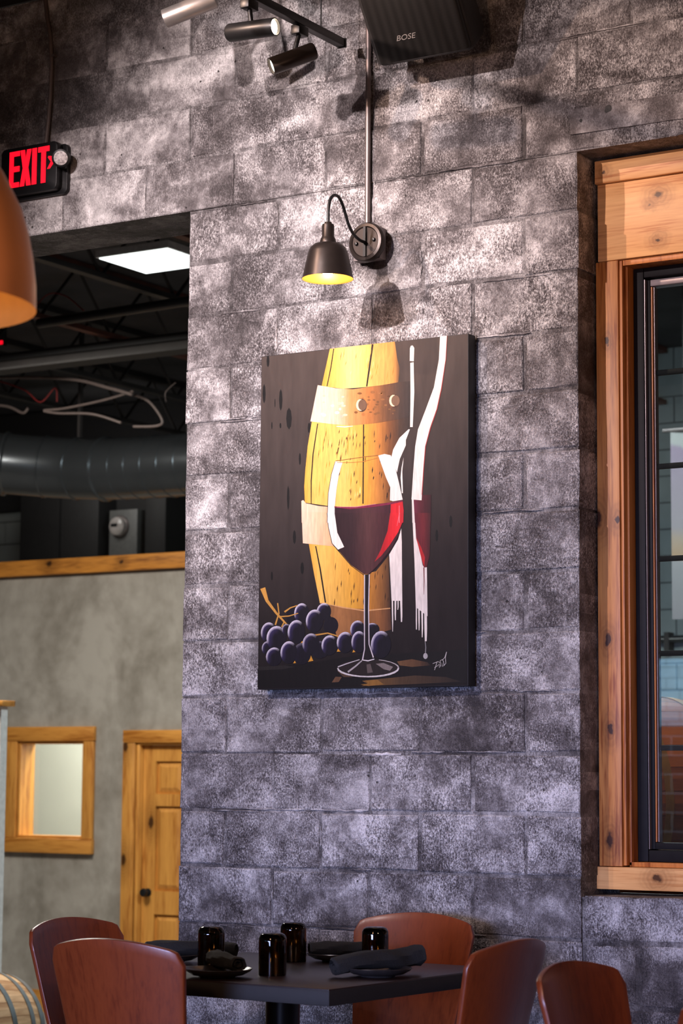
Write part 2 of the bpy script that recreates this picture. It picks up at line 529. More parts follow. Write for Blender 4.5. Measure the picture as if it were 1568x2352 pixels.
# painted motif of the canvas: (part, layer, outline in mm on the canvas, colour stops across the canvas)
PAINT = [
('painted_background_stroke#0',1.0,[21.1,1069.1,19.5,1044.2,14.8,1034.2,9.9,1045.0,7.5,1070.2,9.2,1095.1,13.9,1105.1,18.8,1094.3],[(0,14,12,12)]),
('painted_background_stroke#1',1.0,[35.9,1187.7,34.3,1171.7,30.1,1165.4,25.6,1172.5,23.6,1188.9,25.2,1204.9,29.5,1208.0,33.9,1204.1],[(0,14,12,12)]),
('painted_background_stroke#2',1.0,[94.5,1040.1,92.6,1012.2,87.6,1001.0,82.2,1013.0,79.7,1041.4,81.5,1069.3,86.6,1080.5,92.0,1068.4],[(0,14,12,12)]),
('painted_background_stroke#3',1.0,[135.5,968.9,132.3,941.2,123.9,930.2,115.3,942.5,111.4,970.8,114.6,998.5,123.0,1009.4,131.7,997.1],[(0,14,12,12)]),
('painted_background_stroke#4',1.0,[52.5,949.9,51.8,939.9,50.0,935.9,48.0,940.2,47.1,950.3,47.7,960.3,49.6,964.3,51.6,960.0],[(0,14,12,12)]),
('painted_background_stroke#5',1.0,[90.9,946.9,89.8,939.8,87.0,937.0,84.1,940.2,82.8,947.5,83.9,954.6,86.7,957.4,89.6,954.2],[(0,14,12,12)]),
('painted_background_stroke#6',1.0,[217.0,928.7,215.2,915.0,210.6,909.6,205.9,915.7,203.8,929.8,205.6,943.5,210.2,948.9,214.9,942.8],[(0,14,12,12)]),
('painted_background_stroke#7',1.0,[128.8,682.4,127.6,650.8,124.0,637.8,120.1,651.2,118.2,683.0,119.4,714.7,123.0,727.6,126.9,714.2],[(0,14,12,12)]),
('painted_background_stroke#8',1.0,[176.5,819.5,175.3,803.7,172.1,797.3,168.7,804.1,167.2,820.1,168.4,835.9,171.6,842.3,174.9,835.5],[(0,14,12,12)]),
('painted_background_stroke#9',1.0,[64.3,1031.3,63.8,1019.3,62.5,1014.4,61.0,1019.5,60.2,1031.6,60.7,1043.6,62.0,1048.5,63.5,1043.4],[(0,14,12,12)]),
('painted_background_stroke#10',1.4,[158.4,539.9,156.6,522.3,152.0,515.2,147.2,522.8,145.1,540.6,146.8,558.3,151.4,565.4,156.2,557.8],[(0,14,12,12)]),
('painted_background_stroke#11',1.4,[193.3,427.2,191.3,411.6,186.3,405.3,181.1,412.0,178.8,427.8,180.7,443.4,185.8,449.7,191.0,443.0],[(0,14,12,12)]),
('painted_background_stroke#12',1.4,[796.1,561.1,794.3,546.1,790.0,540.0,785.7,546.5,783.9,561.8,785.6,576.8,789.9,582.8,794.3,576.3],[(0,14,12,12)]),
('painted_background_stroke#13',1.4,[740.6,515.9,739.0,500.8,735.1,494.7,731.2,501.2,729.6,516.4,731.2,531.5,735.0,537.6,739.0,531.1],[(0,14,12,12)]),
('painted_background_stroke#14',1.4,[60.8,405.0,59.7,393.2,57.0,388.4,54.1,393.4,52.7,405.3,53.7,417.1,56.5,421.9,59.4,416.9],[(0,14,12,12)]),
('painted_tabletop',1.4,[0,75.5,238.6,92.7,437.7,115.5,563.5,115.3,742.2,119.1,852.1,124.4,851.0,9.1,0,7.3],[(0,22,18,17)]),
('painted_tabletop',2.4,[4.0,81.0,114.0,84.3,160.3,77.8,107.5,70.6,4.2,68.2],[(0,38,34,32)]),
('painted_tabletop',2.4,[579.2,88.2,638.0,94.9,699.5,83.0,711.8,72.1,638.1,68.3,588.6,74.6],[(579,110,78,50),(650,96,66,44),(712,40,32,28)]),
('painted_tabletop',2.4,[438.3,23.8,526.5,30.4,650.6,38.8,772.7,31.4,833.0,14.6,650.7,9.6,435.3,6.1,463.7,12.6],[(438,120,84,44),(589,78,58,40),(833,36,30,27)]),
('painted_tabletop',3.4,[432.1,11.5,463.7,14.2,451.0,25.2,501.4,26.5,526.6,10.0,463.7,5.6],[(0,140,98,46)]),
('painted_tabletop',2.4,[313.8,20.4,329.7,40.3,355.4,38.7,342.7,21.6],[(0,104,74,52)]),
('painted_tabletop',2.4,[336.0,60.8,361.7,52.1,400.1,37.9,361.8,38.6],[(0,84,62,46)]),
('painted_barrel',2.0,[295.3,1208.0,430.0,1208.0,564.3,1207.8,574.0,1148.9,585.0,1109.2,578.9,1059.1,456.8,1056.5,353.5,1058.7,261.7,1075.6,274.4,1126.2],[(261,222,160,58),(320,238,186,92),(379,250,214,130),(444,244,196,104),(476,226,166,88),(558,206,146,72),(584,80,54,38)]),
('painted_barrel',2.0,[221.4,950.9,380.4,927.3,489.6,927.2,584.5,932.4,623.4,936.9,623.6,892.1,584.9,865.0,559.9,825.8,552.4,798.9,569.7,748.6,585.6,704.0,598.4,643.4,491.3,638.8,395.6,633.4,320.0,638.8,194.7,661.7,191.5,717.7,195.5,779.0,204.5,862.4],[(190,222,160,58),(231,238,186,92),(356,240,190,98),(446,222,160,58),(497,190,124,56),(541,120,74,38),(585,70,50,38),(623,50,40,36)]),
('painted_barrel',2.4,[213.4,512.2,316.0,501.7,358.3,465.0,442.1,395.7,492.8,403.4,542.9,455.4,551.4,274.1,499.9,267.7,359.8,280.6,262.6,299.2,235.5,408.8],[(215,222,160,58),(268,238,186,92),(398,222,160,58),(461,196,128,48),(499,160,104,50),(550,70,48,36)]),
('painted_barrel',3.0,[309.8,1207.5,298.6,1141.2,302.5,1140.2,313.7,1206.7],[(0,30,22,18)]),
('painted_barrel',3.0,[298.6,1141.2,282.8,1074.1,286.7,1073.1,302.5,1140.2],[(0,30,22,18)]),
('painted_barrel',3.0,[469.9,1208.0,460.4,1143.2,467.4,1141.7,477.6,1206.3],[(0,30,22,18)]),
('painted_barrel',3.0,[460.4,1143.2,447.5,1058.8,453.2,1057.6,467.4,1141.7],[(0,30,22,18)]),
('painted_barrel',3.0,[244.6,942.6,225.6,833.1,230.2,832.3,248.5,941.8],[(0,30,22,18)]),
('painted_barrel',3.0,[225.6,833.1,218.6,738.4,223.3,738.0,230.2,832.3],[(0,30,22,18)]),
('painted_barrel',3.0,[218.6,738.4,220.2,650.2,223.5,650.0,223.3,738.0],[(0,30,22,18)]),
('painted_barrel',3.0,[436.2,924.1,435.5,790.6,440.6,790.2,440.7,923.8],[(0,30,22,18)]),
('painted_barrel',3.0,[435.5,790.6,435.3,643.2,440.4,642.9,440.6,790.2],[(0,30,22,18)]),
('painted_barrel',3.4,[240.1,503.3,258.5,423.9,264.3,424.5,244.6,503.8],[(0,30,22,18)]),
('painted_barrel',3.4,[258.5,423.9,282.5,300.9,288.3,301.5,264.3,424.5],[(0,30,22,18)]),
('painted_barrel',3.0,[383.6,888.1,381.3,880.0,384.2,879.5,384.3,888.0],[(0,88,56,24)]),
('painted_barrel',3.0,[381.3,880.0,381.2,871.5,381.8,871.4,384.2,879.5],[(0,88,56,24)]),
('painted_barrel',3.0,[344.7,823.3,341.5,810.1,346.1,809.4,345.3,823.2],[(0,88,56,24)]),
('painted_barrel',3.0,[341.5,810.1,342.3,796.3,342.9,796.2,346.1,809.4],[(0,88,56,24)]),
('painted_barrel',3.0,[505.9,851.6,503.4,842.2,506.6,841.7,506.5,851.5],[(0,44,30,24)]),
('painted_barrel',3.0,[503.4,842.2,503.5,832.4,504.1,832.3,506.6,841.7],[(0,44,30,24)]),
('painted_barrel',3.0,[368.9,886.7,365.5,880.7,370.4,879.6,369.5,886.5],[(0,88,56,24)]),
('painted_barrel',3.0,[365.5,880.7,366.4,873.7,367.1,873.6,370.4,879.6],[(0,88,56,24)]),
('painted_barrel',3.0,[521.3,712.2,518.9,700.1,521.9,699.7,521.9,712.1],[(0,44,30,24)]),
('painted_barrel',3.0,[518.9,700.1,518.9,687.8,519.5,687.7,521.9,699.7],[(0,44,30,24)]),
('painted_barrel',3.0,[401.7,762.7,398.5,751.4,403.2,750.7,402.4,762.6],[(0,88,56,24)]),
('painted_barrel',3.0,[398.5,751.4,399.3,739.5,400.0,739.4,403.2,750.7],[(0,88,56,24)]),
('painted_barrel',3.0,[532.0,883.1,529.0,873.1,533.2,872.4,532.6,883.0],[(0,44,30,24)]),
('painted_barrel',3.0,[529.0,873.1,529.5,862.5,530.2,862.4,533.2,872.4],[(0,44,30,24)]),
('painted_barrel',3.0,[446.3,866.1,444.0,857.2,446.8,856.7,446.9,866.0],[(0,88,56,24)]),
('painted_barrel',3.0,[444.0,857.2,443.9,848.0,444.5,847.9,446.8,856.7],[(0,88,56,24)]),
('painted_barrel',3.0,[545.4,694.0,542.9,684.6,546.1,684.0,546.0,693.9],[(0,44,30,24)]),
('painted_barrel',3.0,[542.9,684.6,543.0,674.7,543.6,674.6,546.1,684.0],[(0,44,30,24)]),
('painted_barrel',3.0,[539.2,768.2,535.9,755.5,540.6,754.8,539.8,768.1],[(0,44,30,24)]),
('painted_barrel',3.0,[535.9,755.5,536.8,742.2,537.4,742.1,540.6,754.8],[(0,44,30,24)]),
('painted_barrel',3.0,[447.2,809.9,444.5,799.9,448.2,799.3,447.9,809.8],[(0,88,56,24)]),
('painted_barrel',3.0,[444.5,799.9,444.8,789.4,445.5,789.3,448.2,799.3],[(0,88,56,24)]),
('painted_barrel',3.0,[366.6,844.2,364.4,831.9,367.1,831.5,367.2,844.1],[(0,88,56,24)]),
('painted_barrel',3.0,[364.4,831.9,364.2,819.3,364.8,819.2,367.1,831.5],[(0,88,56,24)]),
('painted_barrel',3.0,[340.4,762.4,337.6,755.6,341.5,754.8,341.1,762.3],[(0,88,56,24)]),
('painted_barrel',3.0,[337.6,755.6,338.0,748.1,338.6,748.0,341.5,754.8],[(0,88,56,24)]),
('painted_barrel',3.0,[438.5,831.8,436.1,817.7,439.2,817.3,439.2,831.7],[(0,88,56,24)]),
('painted_barrel',3.0,[436.1,817.7,436.2,803.3,436.8,803.2,439.2,817.3],[(0,88,56,24)]),
('painted_barrel',3.0,[424.8,863.2,422.3,852.8,425.6,852.2,425.4,863.1],[(0,88,56,24)]),
('painted_barrel',3.0,[422.3,852.8,422.4,841.9,423.0,841.8,425.6,852.2],[(0,88,56,24)]),
('painted_barrel',3.0,[412.6,728.8,409.7,721.6,413.7,720.8,413.3,728.7],[(0,88,56,24)]),
('painted_barrel',3.0,[409.7,721.6,410.2,713.8,410.8,713.7,413.7,720.8],[(0,88,56,24)]),
('painted_barrel',3.0,[537.6,873.9,535.1,869.3,538.1,868.5,538.2,873.7],[(0,44,30,24)]),
('painted_barrel',3.0,[535.1,869.3,535.1,864.1,535.7,863.9,538.1,868.5],[(0,44,30,24)]),
('painted_barrel',3.0,[506.5,753.6,503.9,747.3,507.2,746.6,507.1,753.5],[(0,44,30,24)]),
('painted_barrel',3.0,[503.9,747.3,504.0,740.4,504.7,740.2,507.2,746.6],[(0,44,30,24)]),
('painted_barrel',3.0,[370.7,798.8,367.7,794.5,371.9,793.4,371.4,798.6],[(0,88,56,24)]),
('painted_barrel',3.0,[367.7,794.5,368.2,789.3,368.9,789.1,371.9,793.4],[(0,88,56,24)]),
('painted_barrel',3.0,[536.7,675.0,533.4,663.8,538.3,663.1,537.3,674.9],[(0,44,30,24)]),
('painted_barrel',3.0,[533.4,663.8,534.3,652.0,535.0,651.9,538.3,663.1],[(0,44,30,24)]),
('painted_barrel',3.0,[333.1,852.1,329.9,838.4,334.6,837.7,333.8,852.0],[(0,88,56,24)]),
('painted_barrel',3.0,[329.9,838.4,330.7,824.1,331.4,824.0,334.6,837.7],[(0,88,56,24)]),
('painted_barrel',3.0,[425.5,683.4,422.3,673.2,427.0,672.5,426.2,683.3],[(0,88,56,24)]),
('painted_barrel',3.0,[422.3,673.2,423.1,662.5,423.8,662.4,427.0,672.5],[(0,88,56,24)]),
('painted_barrel',3.0,[397.1,866.1,394.8,857.5,397.7,857.0,397.8,866.0],[(0,88,56,24)]),
('painted_barrel',3.0,[394.8,857.5,394.7,848.6,395.3,848.4,397.7,857.0],[(0,88,56,24)]),
('painted_barrel',3.0,[419.0,676.5,416.8,669.0,419.3,668.6,419.6,676.3],[(0,88,56,24)]),
('painted_barrel',3.0,[416.8,669.0,416.5,661.3,417.1,661.1,419.3,668.6],[(0,88,56,24)]),
('painted_barrel',3.0,[339.1,879.1,336.5,867.1,340.0,866.6,339.8,879.0],[(0,88,56,24)]),
('painted_barrel',3.0,[336.5,867.1,336.7,854.7,337.4,854.6,340.0,866.6],[(0,88,56,24)]),
('painted_barrel',3.0,[396.2,894.5,393.5,880.6,397.2,880.0,396.8,894.4],[(0,88,56,24)]),
('painted_barrel',3.0,[393.5,880.6,393.8,866.2,394.5,866.1,397.2,880.0],[(0,88,56,24)]),
('painted_barrel',3.0,[377.0,895.9,374.6,891.3,377.6,890.6,377.7,895.8],[(0,88,56,24)]),
('painted_barrel',3.0,[374.6,891.3,374.5,886.1,375.2,886.0,377.6,890.6],[(0,88,56,24)]),
('painted_barrel',3.0,[485.6,865.7,482.8,861.4,486.5,860.4,486.2,865.6],[(0,44,30,24)]),
('painted_barrel',3.0,[482.8,861.4,483.1,856.3,483.7,856.1,486.5,860.4],[(0,44,30,24)]),
('painted_barrel',3.0,[388.4,667.6,385.5,662.4,389.4,661.5,389.0,667.4],[(0,88,56,24)]),
('painted_barrel',3.0,[385.5,662.4,385.9,656.5,386.5,656.3,389.4,661.5],[(0,88,56,24)]),
('painted_barrel',3.0,[508.1,810.6,505.4,796.8,509.1,796.3,508.8,810.6],[(0,44,30,24)]),
('painted_barrel',3.0,[505.4,796.8,505.8,782.5,506.4,782.4,509.1,796.3],[(0,44,30,24)]),
('painted_barrel',3.0,[385.6,809.5,382.9,805.2,386.5,804.2,386.2,809.3],[(0,88,56,24)]),
('painted_barrel',3.0,[382.9,805.2,383.1,800.1,383.7,799.9,386.5,804.2],[(0,88,56,24)]),
('painted_barrel',3.0,[388.0,700.9,385.2,688.5,389.1,688.0,388.6,700.8],[(0,88,56,24)]),
('painted_barrel',3.0,[385.2,688.5,385.6,675.7,386.3,675.6,389.1,688.0],[(0,88,56,24)]),
('painted_barrel',3.0,[336.3,853.1,333.8,846.6,336.9,846.0,336.9,853.0],[(0,88,56,24)]),
('painted_barrel',3.0,[333.8,846.6,333.8,839.6,334.4,839.4,336.9,846.0],[(0,88,56,24)]),
('painted_barrel',3.0,[384.0,699.0,381.8,693.5,384.5,692.9,384.7,698.9],[(0,88,56,24)]),
('painted_barrel',3.0,[381.8,693.5,381.6,687.6,382.2,687.4,384.5,692.9],[(0,88,56,24)]),
('painted_barrel',3.0,[543.5,770.6,540.9,756.8,544.4,756.3,544.1,770.5],[(0,44,30,24)]),
('painted_barrel',3.0,[540.9,756.8,541.1,742.5,541.8,742.5,544.4,756.3],[(0,44,30,24)]),
('painted_barrel',3.0,[537.5,747.7,534.4,735.9,538.8,735.3,538.1,747.7],[(0,44,30,24)]),
('painted_barrel',3.0,[534.4,735.9,535.1,723.6,535.7,723.5,538.8,735.3],[(0,44,30,24)]),
('painted_barrel',3.0,[443.5,884.3,440.2,878.3,444.9,877.3,444.1,884.2],[(0,88,56,24)]),
('painted_barrel',3.0,[440.2,878.3,441.0,871.5,441.6,871.3,444.9,877.3],[(0,88,56,24)]),
('painted_barrel',3.0,[537.6,678.3,534.6,671.0,538.7,670.2,538.2,678.1],[(0,44,30,24)]),
('painted_barrel',3.0,[534.6,671.0,535.1,663.1,535.8,662.9,538.7,670.2],[(0,44,30,24)]),
('painted_barrel',3.0,[514.3,752.3,511.5,740.2,515.4,739.6,515.0,752.2],[(0,44,30,24)]),
('painted_barrel',3.0,[511.5,740.2,511.9,727.6,512.6,727.5,515.4,739.6],[(0,44,30,24)]),
('painted_barrel',3.0,[481.3,738.6,478.0,732.0,482.8,731.1,482.0,738.5],[(0,44,30,24)]),
('painted_barrel',3.0,[478.0,732.0,478.9,724.7,479.5,724.5,482.8,731.1],[(0,44,30,24)]),
('painted_barrel',3.0,[549.3,888.4,545.9,874.8,550.9,874.1,549.9,888.3],[(0,44,30,24)]),
('painted_barrel',3.0,[545.9,874.8,546.9,860.6,547.5,860.5,550.9,874.1],[(0,44,30,24)]),
('painted_barrel',3.0,[483.4,899.9,481.1,886.8,484.0,886.4,484.1,899.8],[(0,44,30,24)]),
('painted_barrel',3.0,[481.1,886.8,481.1,873.4,481.7,873.3,484.0,886.4],[(0,44,30,24)]),
('painted_barrel',3.0,[552.9,736.4,550.5,731.8,553.4,731.1,553.5,736.2],[(0,44,30,24)]),
('painted_barrel',3.0,[550.5,731.8,550.4,726.6,551.0,726.5,553.4,731.1],[(0,44,30,24)]),
('painted_barrel',3.0,[476.6,771.8,473.3,760.4,478.2,759.7,477.3,771.7],[(0,44,30,24)]),
('painted_barrel',3.0,[473.3,760.4,474.2,748.4,474.9,748.3,478.2,759.7],[(0,44,30,24)]),
('painted_barrel',3.0,[379.3,918.1,377.2,904.7,379.8,904.3,380.0,918.0],[(0,88,56,24)]),
('painted_barrel',3.0,[377.2,904.7,377.0,891.0,377.6,890.9,379.8,904.3],[(0,88,56,24)]),
('painted_barrel',3.0,[531.2,878.1,528.0,866.1,532.5,865.4,531.8,878.0],[(0,44,30,24)]),
('painted_barrel',3.0,[528.0,866.1,528.8,853.5,529.4,853.4,532.5,865.4],[(0,44,30,24)]),
('painted_barrel',3.0,[410.1,865.6,408.1,850.7,410.5,850.4,410.8,865.6],[(0,120,76,28)]),
('painted_barrel',3.0,[408.1,850.7,407.1,835.6,407.8,835.5,410.5,850.4],[(0,120,76,28)]),
('painted_barrel',3.0,[372.6,891.7,369.8,876.8,373.8,876.2,373.3,891.6],[(0,120,76,28)]),
('painted_barrel',3.0,[369.8,876.8,369.7,861.3,370.3,861.2,373.8,876.2],[(0,120,76,28)]),
('painted_barrel',3.0,[336.6,863.2,334.7,858.8,336.6,858.1,337.2,863.0],[(0,120,76,28)]),
('painted_barrel',3.0,[334.7,858.8,333.4,853.9,334.0,853.7,336.6,858.1],[(0,120,76,28)]),
('painted_barrel',3.0,[358.8,875.7,356.2,861.1,359.7,860.5,359.5,875.7],[(0,120,76,28)]),
('painted_barrel',3.0,[356.2,861.1,355.8,846.0,356.5,845.9,359.7,860.5],[(0,120,76,28)]),
('painted_barrel',3.0,[275.5,894.1,273.0,880.5,276.3,880.0,276.2,894.0],[(0,120,76,28)]),
('painted_barrel',3.0,[273.0,880.5,272.5,866.5,273.1,866.4,276.3,880.0],[(0,120,76,28)]),
('painted_barrel',3.0,[252.4,846.1,250.5,831.7,252.7,831.3,253.1,846.0],[(0,120,76,28)]),
('painted_barrel',3.0,[250.5,831.7,249.4,817.0,250.1,816.9,252.7,831.3],[(0,120,76,28)]),
('painted_barrel',3.0,[349.4,886.9,347.2,873.1,350.0,872.6,350.1,886.8],[(0,120,76,28)]),
('painted_barrel',3.0,[347.2,873.1,346.4,859.0,347.1,858.8,350.0,872.6],[(0,120,76,28)]),
('painted_barrel',3.0,[293.0,882.1,291.1,866.0,293.3,865.6,293.7,882.0],[(0,120,76,28)]),
('painted_barrel',3.0,[291.1,866.0,290.0,849.7,290.7,849.6,293.3,865.6],[(0,120,76,28)]),
('painted_barrel',3.0,[271.3,868.4,268.8,853.4,272.1,852.9,271.9,868.4],[(0,120,76,28)]),
('painted_barrel',3.0,[268.8,853.4,268.3,838.0,268.9,837.9,272.1,852.9],[(0,120,76,28)]),
('painted_barrel',3.0,[330.0,837.8,328.0,824.1,330.2,823.8,330.6,837.7],[(0,120,76,28)]),
('painted_barrel',3.0,[328.0,824.1,326.9,810.2,327.6,810.1,330.2,823.8],[(0,120,76,28)]),
('painted_barrel',3.0,[410.5,895.9,407.6,888.3,411.6,887.4,411.2,895.8],[(0,120,76,28)]),
('painted_barrel',3.0,[407.6,888.3,407.4,879.9,408.1,879.8,411.6,887.4],[(0,120,76,28)]),
('painted_barrel',3.0,[327.9,836.8,324.9,830.9,329.0,829.8,328.5,836.7],[(0,120,76,28)]),
('painted_barrel',3.0,[324.9,830.9,324.7,824.1,325.4,823.9,329.0,829.8],[(0,120,76,28)]),
('painted_barrel',3.0,[282.2,912.9,279.9,902.6,282.7,902.1,282.9,912.8],[(0,120,76,28)]),
('painted_barrel',3.0,[279.9,902.6,279.1,892.0,279.8,891.9,282.7,902.1],[(0,120,76,28)]),
('painted_barrel',3.0,[349.6,830.7,347.8,817.8,349.7,817.5,350.3,830.6],[(0,120,76,28)]),
('painted_barrel',3.0,[347.8,817.8,346.6,804.7,347.3,804.6,349.7,817.5],[(0,120,76,28)]),
('painted_barrel',3.0,[307.4,869.0,304.6,858.9,308.4,858.2,308.1,868.9],[(0,120,76,28)]),
('painted_barrel',3.0,[304.6,858.9,304.3,848.4,305.0,848.2,308.4,858.2],[(0,120,76,28)]),
('painted_barrel',3.0,[338.5,913.4,335.5,906.4,339.6,905.5,339.1,913.2],[(0,120,76,28)]),
('painted_barrel',3.0,[335.5,906.4,335.3,898.7,336.0,898.5,339.6,905.5],[(0,120,76,28)]),
('painted_barrel',3.4,[392.4,343.8,389.4,328.9,393.6,328.6,393.0,343.8],[(0,96,60,26)]),
('painted_barrel',3.4,[389.4,328.9,390.7,313.6,391.3,313.6,393.6,328.6],[(0,96,60,26)]),
('painted_barrel',3.4,[467.7,358.3,464.4,350.1,469.2,349.5,468.3,358.2],[(0,60,40,26)]),
('painted_barrel',3.4,[464.4,350.1,465.9,341.4,466.5,341.3,469.2,349.5],[(0,60,40,26)]),
('painted_barrel',3.4,[418.7,314.1,415.4,306.0,420.1,305.4,419.3,314.0],[(0,96,60,26)]),
('painted_barrel',3.4,[415.4,306.0,416.9,297.3,417.5,297.3,420.1,305.4],[(0,96,60,26)]),
('painted_barrel',3.4,[493.5,358.0,491.1,348.4,494.0,348.1,494.1,357.9],[(0,60,40,26)]),
('painted_barrel',3.4,[491.1,348.4,491.7,338.6,492.3,338.5,494.0,348.1],[(0,60,40,26)]),
('painted_barrel',3.4,[489.5,398.4,487.2,386.7,490.1,386.4,490.2,398.3],[(0,60,40,26)]),
('painted_barrel',3.4,[487.2,386.7,487.8,374.7,488.4,374.6,490.1,386.4],[(0,60,40,26)]),
('painted_barrel',3.4,[326.3,440.3,323.9,427.0,326.9,426.7,326.9,440.2],[(0,96,60,26)]),
('painted_barrel',3.4,[323.9,427.0,324.6,413.4,325.2,413.3,326.9,426.7],[(0,96,60,26)]),
('painted_barrel',3.4,[520.1,394.8,517.5,384.0,520.9,383.6,520.7,394.7],[(0,60,40,26)]),
('painted_barrel',3.4,[517.5,384.0,518.3,372.8,519.0,372.7,520.9,383.6],[(0,60,40,26)]),
('painted_barrel',3.4,[403.5,309.7,400.4,302.7,404.7,302.2,404.1,309.6],[(0,96,60,26)]),
('painted_barrel',3.4,[400.4,302.7,401.6,295.3,402.3,295.2,404.7,302.2],[(0,96,60,26)]),
('painted_barrel',3.4,[384.7,406.0,382.5,400.5,385.1,400.1,385.4,405.9],[(0,96,60,26)]),
('painted_barrel',3.4,[382.5,400.5,382.9,394.7,383.5,394.6,385.1,400.1],[(0,96,60,26)]),
('painted_barrel',3.4,[531.5,327.2,528.4,314.2,532.9,313.8,532.2,327.1],[(0,60,40,26)]),
('painted_barrel',3.4,[528.4,314.2,529.8,300.9,530.4,300.8,532.9,313.8],[(0,60,40,26)]),
('painted_barrel',3.4,[531.9,426.8,529.1,415.9,532.9,415.5,532.5,426.7],[(0,60,40,26)]),
('painted_barrel',3.4,[529.1,415.9,530.1,404.6,530.8,404.5,532.9,415.5],[(0,60,40,26)]),
('painted_barrel',3.4,[443.8,313.6,440.5,301.0,445.5,300.5,444.5,313.6],[(0,60,40,26)]),
('painted_barrel',3.4,[440.5,301.0,442.1,288.0,442.7,287.9,445.5,300.5],[(0,60,40,26)]),
('painted_barrel',3.4,[335.2,360.6,332.0,348.7,336.5,348.3,335.8,360.5],[(0,96,60,26)]),
('painted_barrel',3.4,[332.0,348.7,333.4,336.4,334.1,336.4,336.5,348.3],[(0,96,60,26)]),
('painted_barrel',3.4,[454.1,325.0,450.8,316.9,455.6,316.3,454.7,324.9],[(0,60,40,26)]),
('painted_barrel',3.4,[450.8,316.9,452.3,308.3,452.9,308.2,455.6,316.3],[(0,60,40,26)]),
('painted_barrel',3.4,[403.9,368.1,400.8,354.1,405.2,353.7,404.5,368.1],[(0,96,60,26)]),
('painted_barrel',3.4,[400.8,354.1,402.2,339.7,402.8,339.6,405.2,353.7],[(0,96,60,26)]),
('painted_barrel',3.4,[380.6,419.9,377.6,411.5,381.8,410.9,381.2,419.8],[(0,96,60,26)]),
('painted_barrel',3.4,[377.6,411.5,378.8,402.6,379.4,402.5,381.8,410.9],[(0,96,60,26)]),
('painted_barrel',3.4,[542.6,312.4,539.9,303.3,543.4,303.0,543.2,312.3],[(0,60,40,26)]),
('painted_barrel',3.4,[539.9,303.3,540.8,293.9,541.4,293.9,543.4,303.0],[(0,60,40,26)]),
('painted_barrel',3.4,[500.3,407.4,498.2,398.1,500.7,397.8,501.0,407.3],[(0,60,40,26)]),
('painted_barrel',3.4,[498.2,398.1,498.6,388.6,499.2,388.5,500.7,397.8],[(0,60,40,26)]),
('painted_barrel',3.4,[351.0,377.2,348.1,365.1,352.2,364.8,351.7,377.2],[(0,96,60,26)]),
('painted_barrel',3.4,[348.1,365.1,349.3,352.7,349.9,352.6,352.2,364.8],[(0,96,60,26)]),
('painted_barrel',3.4,[394.4,312.1,392.0,300.7,395.0,300.4,395.0,312.0],[(0,96,60,26)]),
('painted_barrel',3.4,[392.0,300.7,392.6,289.0,393.3,289.0,395.0,300.4],[(0,96,60,26)]),
('painted_barrel',3.4,[323.8,314.7,320.5,299.7,325.5,299.3,324.5,314.6],[(0,96,60,26)]),
('painted_barrel',3.4,[320.5,299.7,322.1,284.4,322.8,284.3,325.5,299.3],[(0,96,60,26)]),
('painted_barrel',3.0,[468.9,1156.3,466.1,1150.3,468.5,1149.4,469.5,1156.1],[(0,250,220,150)]),
('painted_barrel',3.0,[466.1,1150.3,463.8,1143.7,464.4,1143.4,468.5,1149.4],[(0,250,220,150)]),
('painted_barrel',3.0,[477.3,1144.7,474.7,1132.8,476.8,1132.3,477.9,1144.6],[(0,250,220,150)]),
('painted_barrel',3.0,[474.7,1132.8,472.3,1120.7,472.9,1120.5,476.8,1132.3],[(0,250,220,150)]),
('painted_barrel',3.0,[344.2,1185.6,341.2,1180.1,344.0,1179.0,344.8,1185.4],[(0,206,140,60)]),
('painted_barrel',3.0,[341.2,1180.1,339.1,1173.8,339.7,1173.6,344.0,1179.0],[(0,206,140,60)]),
('painted_barrel',3.0,[486.7,1140.8,483.9,1125.0,486.5,1124.4,487.3,1140.7],[(0,206,140,60)]),
('painted_barrel',3.0,[483.9,1125.0,481.8,1108.9,482.4,1108.7,486.5,1124.4],[(0,206,140,60)]),
('painted_barrel',3.0,[386.0,1121.2,382.3,1114.1,386.5,1112.7,386.6,1121.0],[(0,250,220,150)]),
('painted_barrel',3.0,[382.3,1114.1,380.9,1105.9,381.5,1105.7,386.5,1112.7],[(0,250,220,150)]),
('painted_barrel',3.0,[356.4,1202.2,353.6,1185.9,356.3,1185.3,357.1,1202.1],[(0,206,140,60)]),
('painted_barrel',3.0,[353.6,1185.9,351.5,1169.2,352.1,1169.1,356.3,1185.3],[(0,206,140,60)]),
('painted_barrel',3.0,[491.7,1118.6,488.1,1106.4,492.4,1105.3,492.4,1118.4],[(0,206,140,60)]),
('painted_barrel',3.0,[488.1,1106.4,486.8,1093.4,487.4,1093.2,492.4,1105.3],[(0,206,140,60)]),
('painted_barrel',3.0,[495.6,1135.7,492.3,1123.0,496.0,1122.2,496.3,1135.6],[(0,206,140,60)]),
('painted_barrel',3.0,[492.3,1123.0,490.7,1109.7,491.3,1109.6,496.0,1122.2],[(0,206,140,60)]),
('painted_barrel',3.0,[364.7,1157.4,361.9,1149.9,364.5,1149.0,365.4,1157.2],[(0,206,140,60)]),
('painted_barrel',3.0,[361.9,1149.9,359.7,1141.9,360.3,1141.6,364.5,1149.0],[(0,206,140,60)]),
('painted_barrel',3.0,[343.8,1191.3,341.0,1176.3,343.6,1175.7,344.5,1191.2],[(0,186,120,48)]),
('painted_barrel',3.0,[341.0,1176.3,338.9,1160.9,339.5,1160.8,343.6,1175.7],[(0,186,120,48)]),
('painted_barrel',3.0,[453.5,1162.1,450.8,1152.5,453.1,1151.9,454.1,1162.0],[(0,250,220,150)]),
('painted_barrel',3.0,[450.8,1152.5,448.5,1142.6,449.1,1142.4,453.1,1151.9],[(0,250,220,150)]),
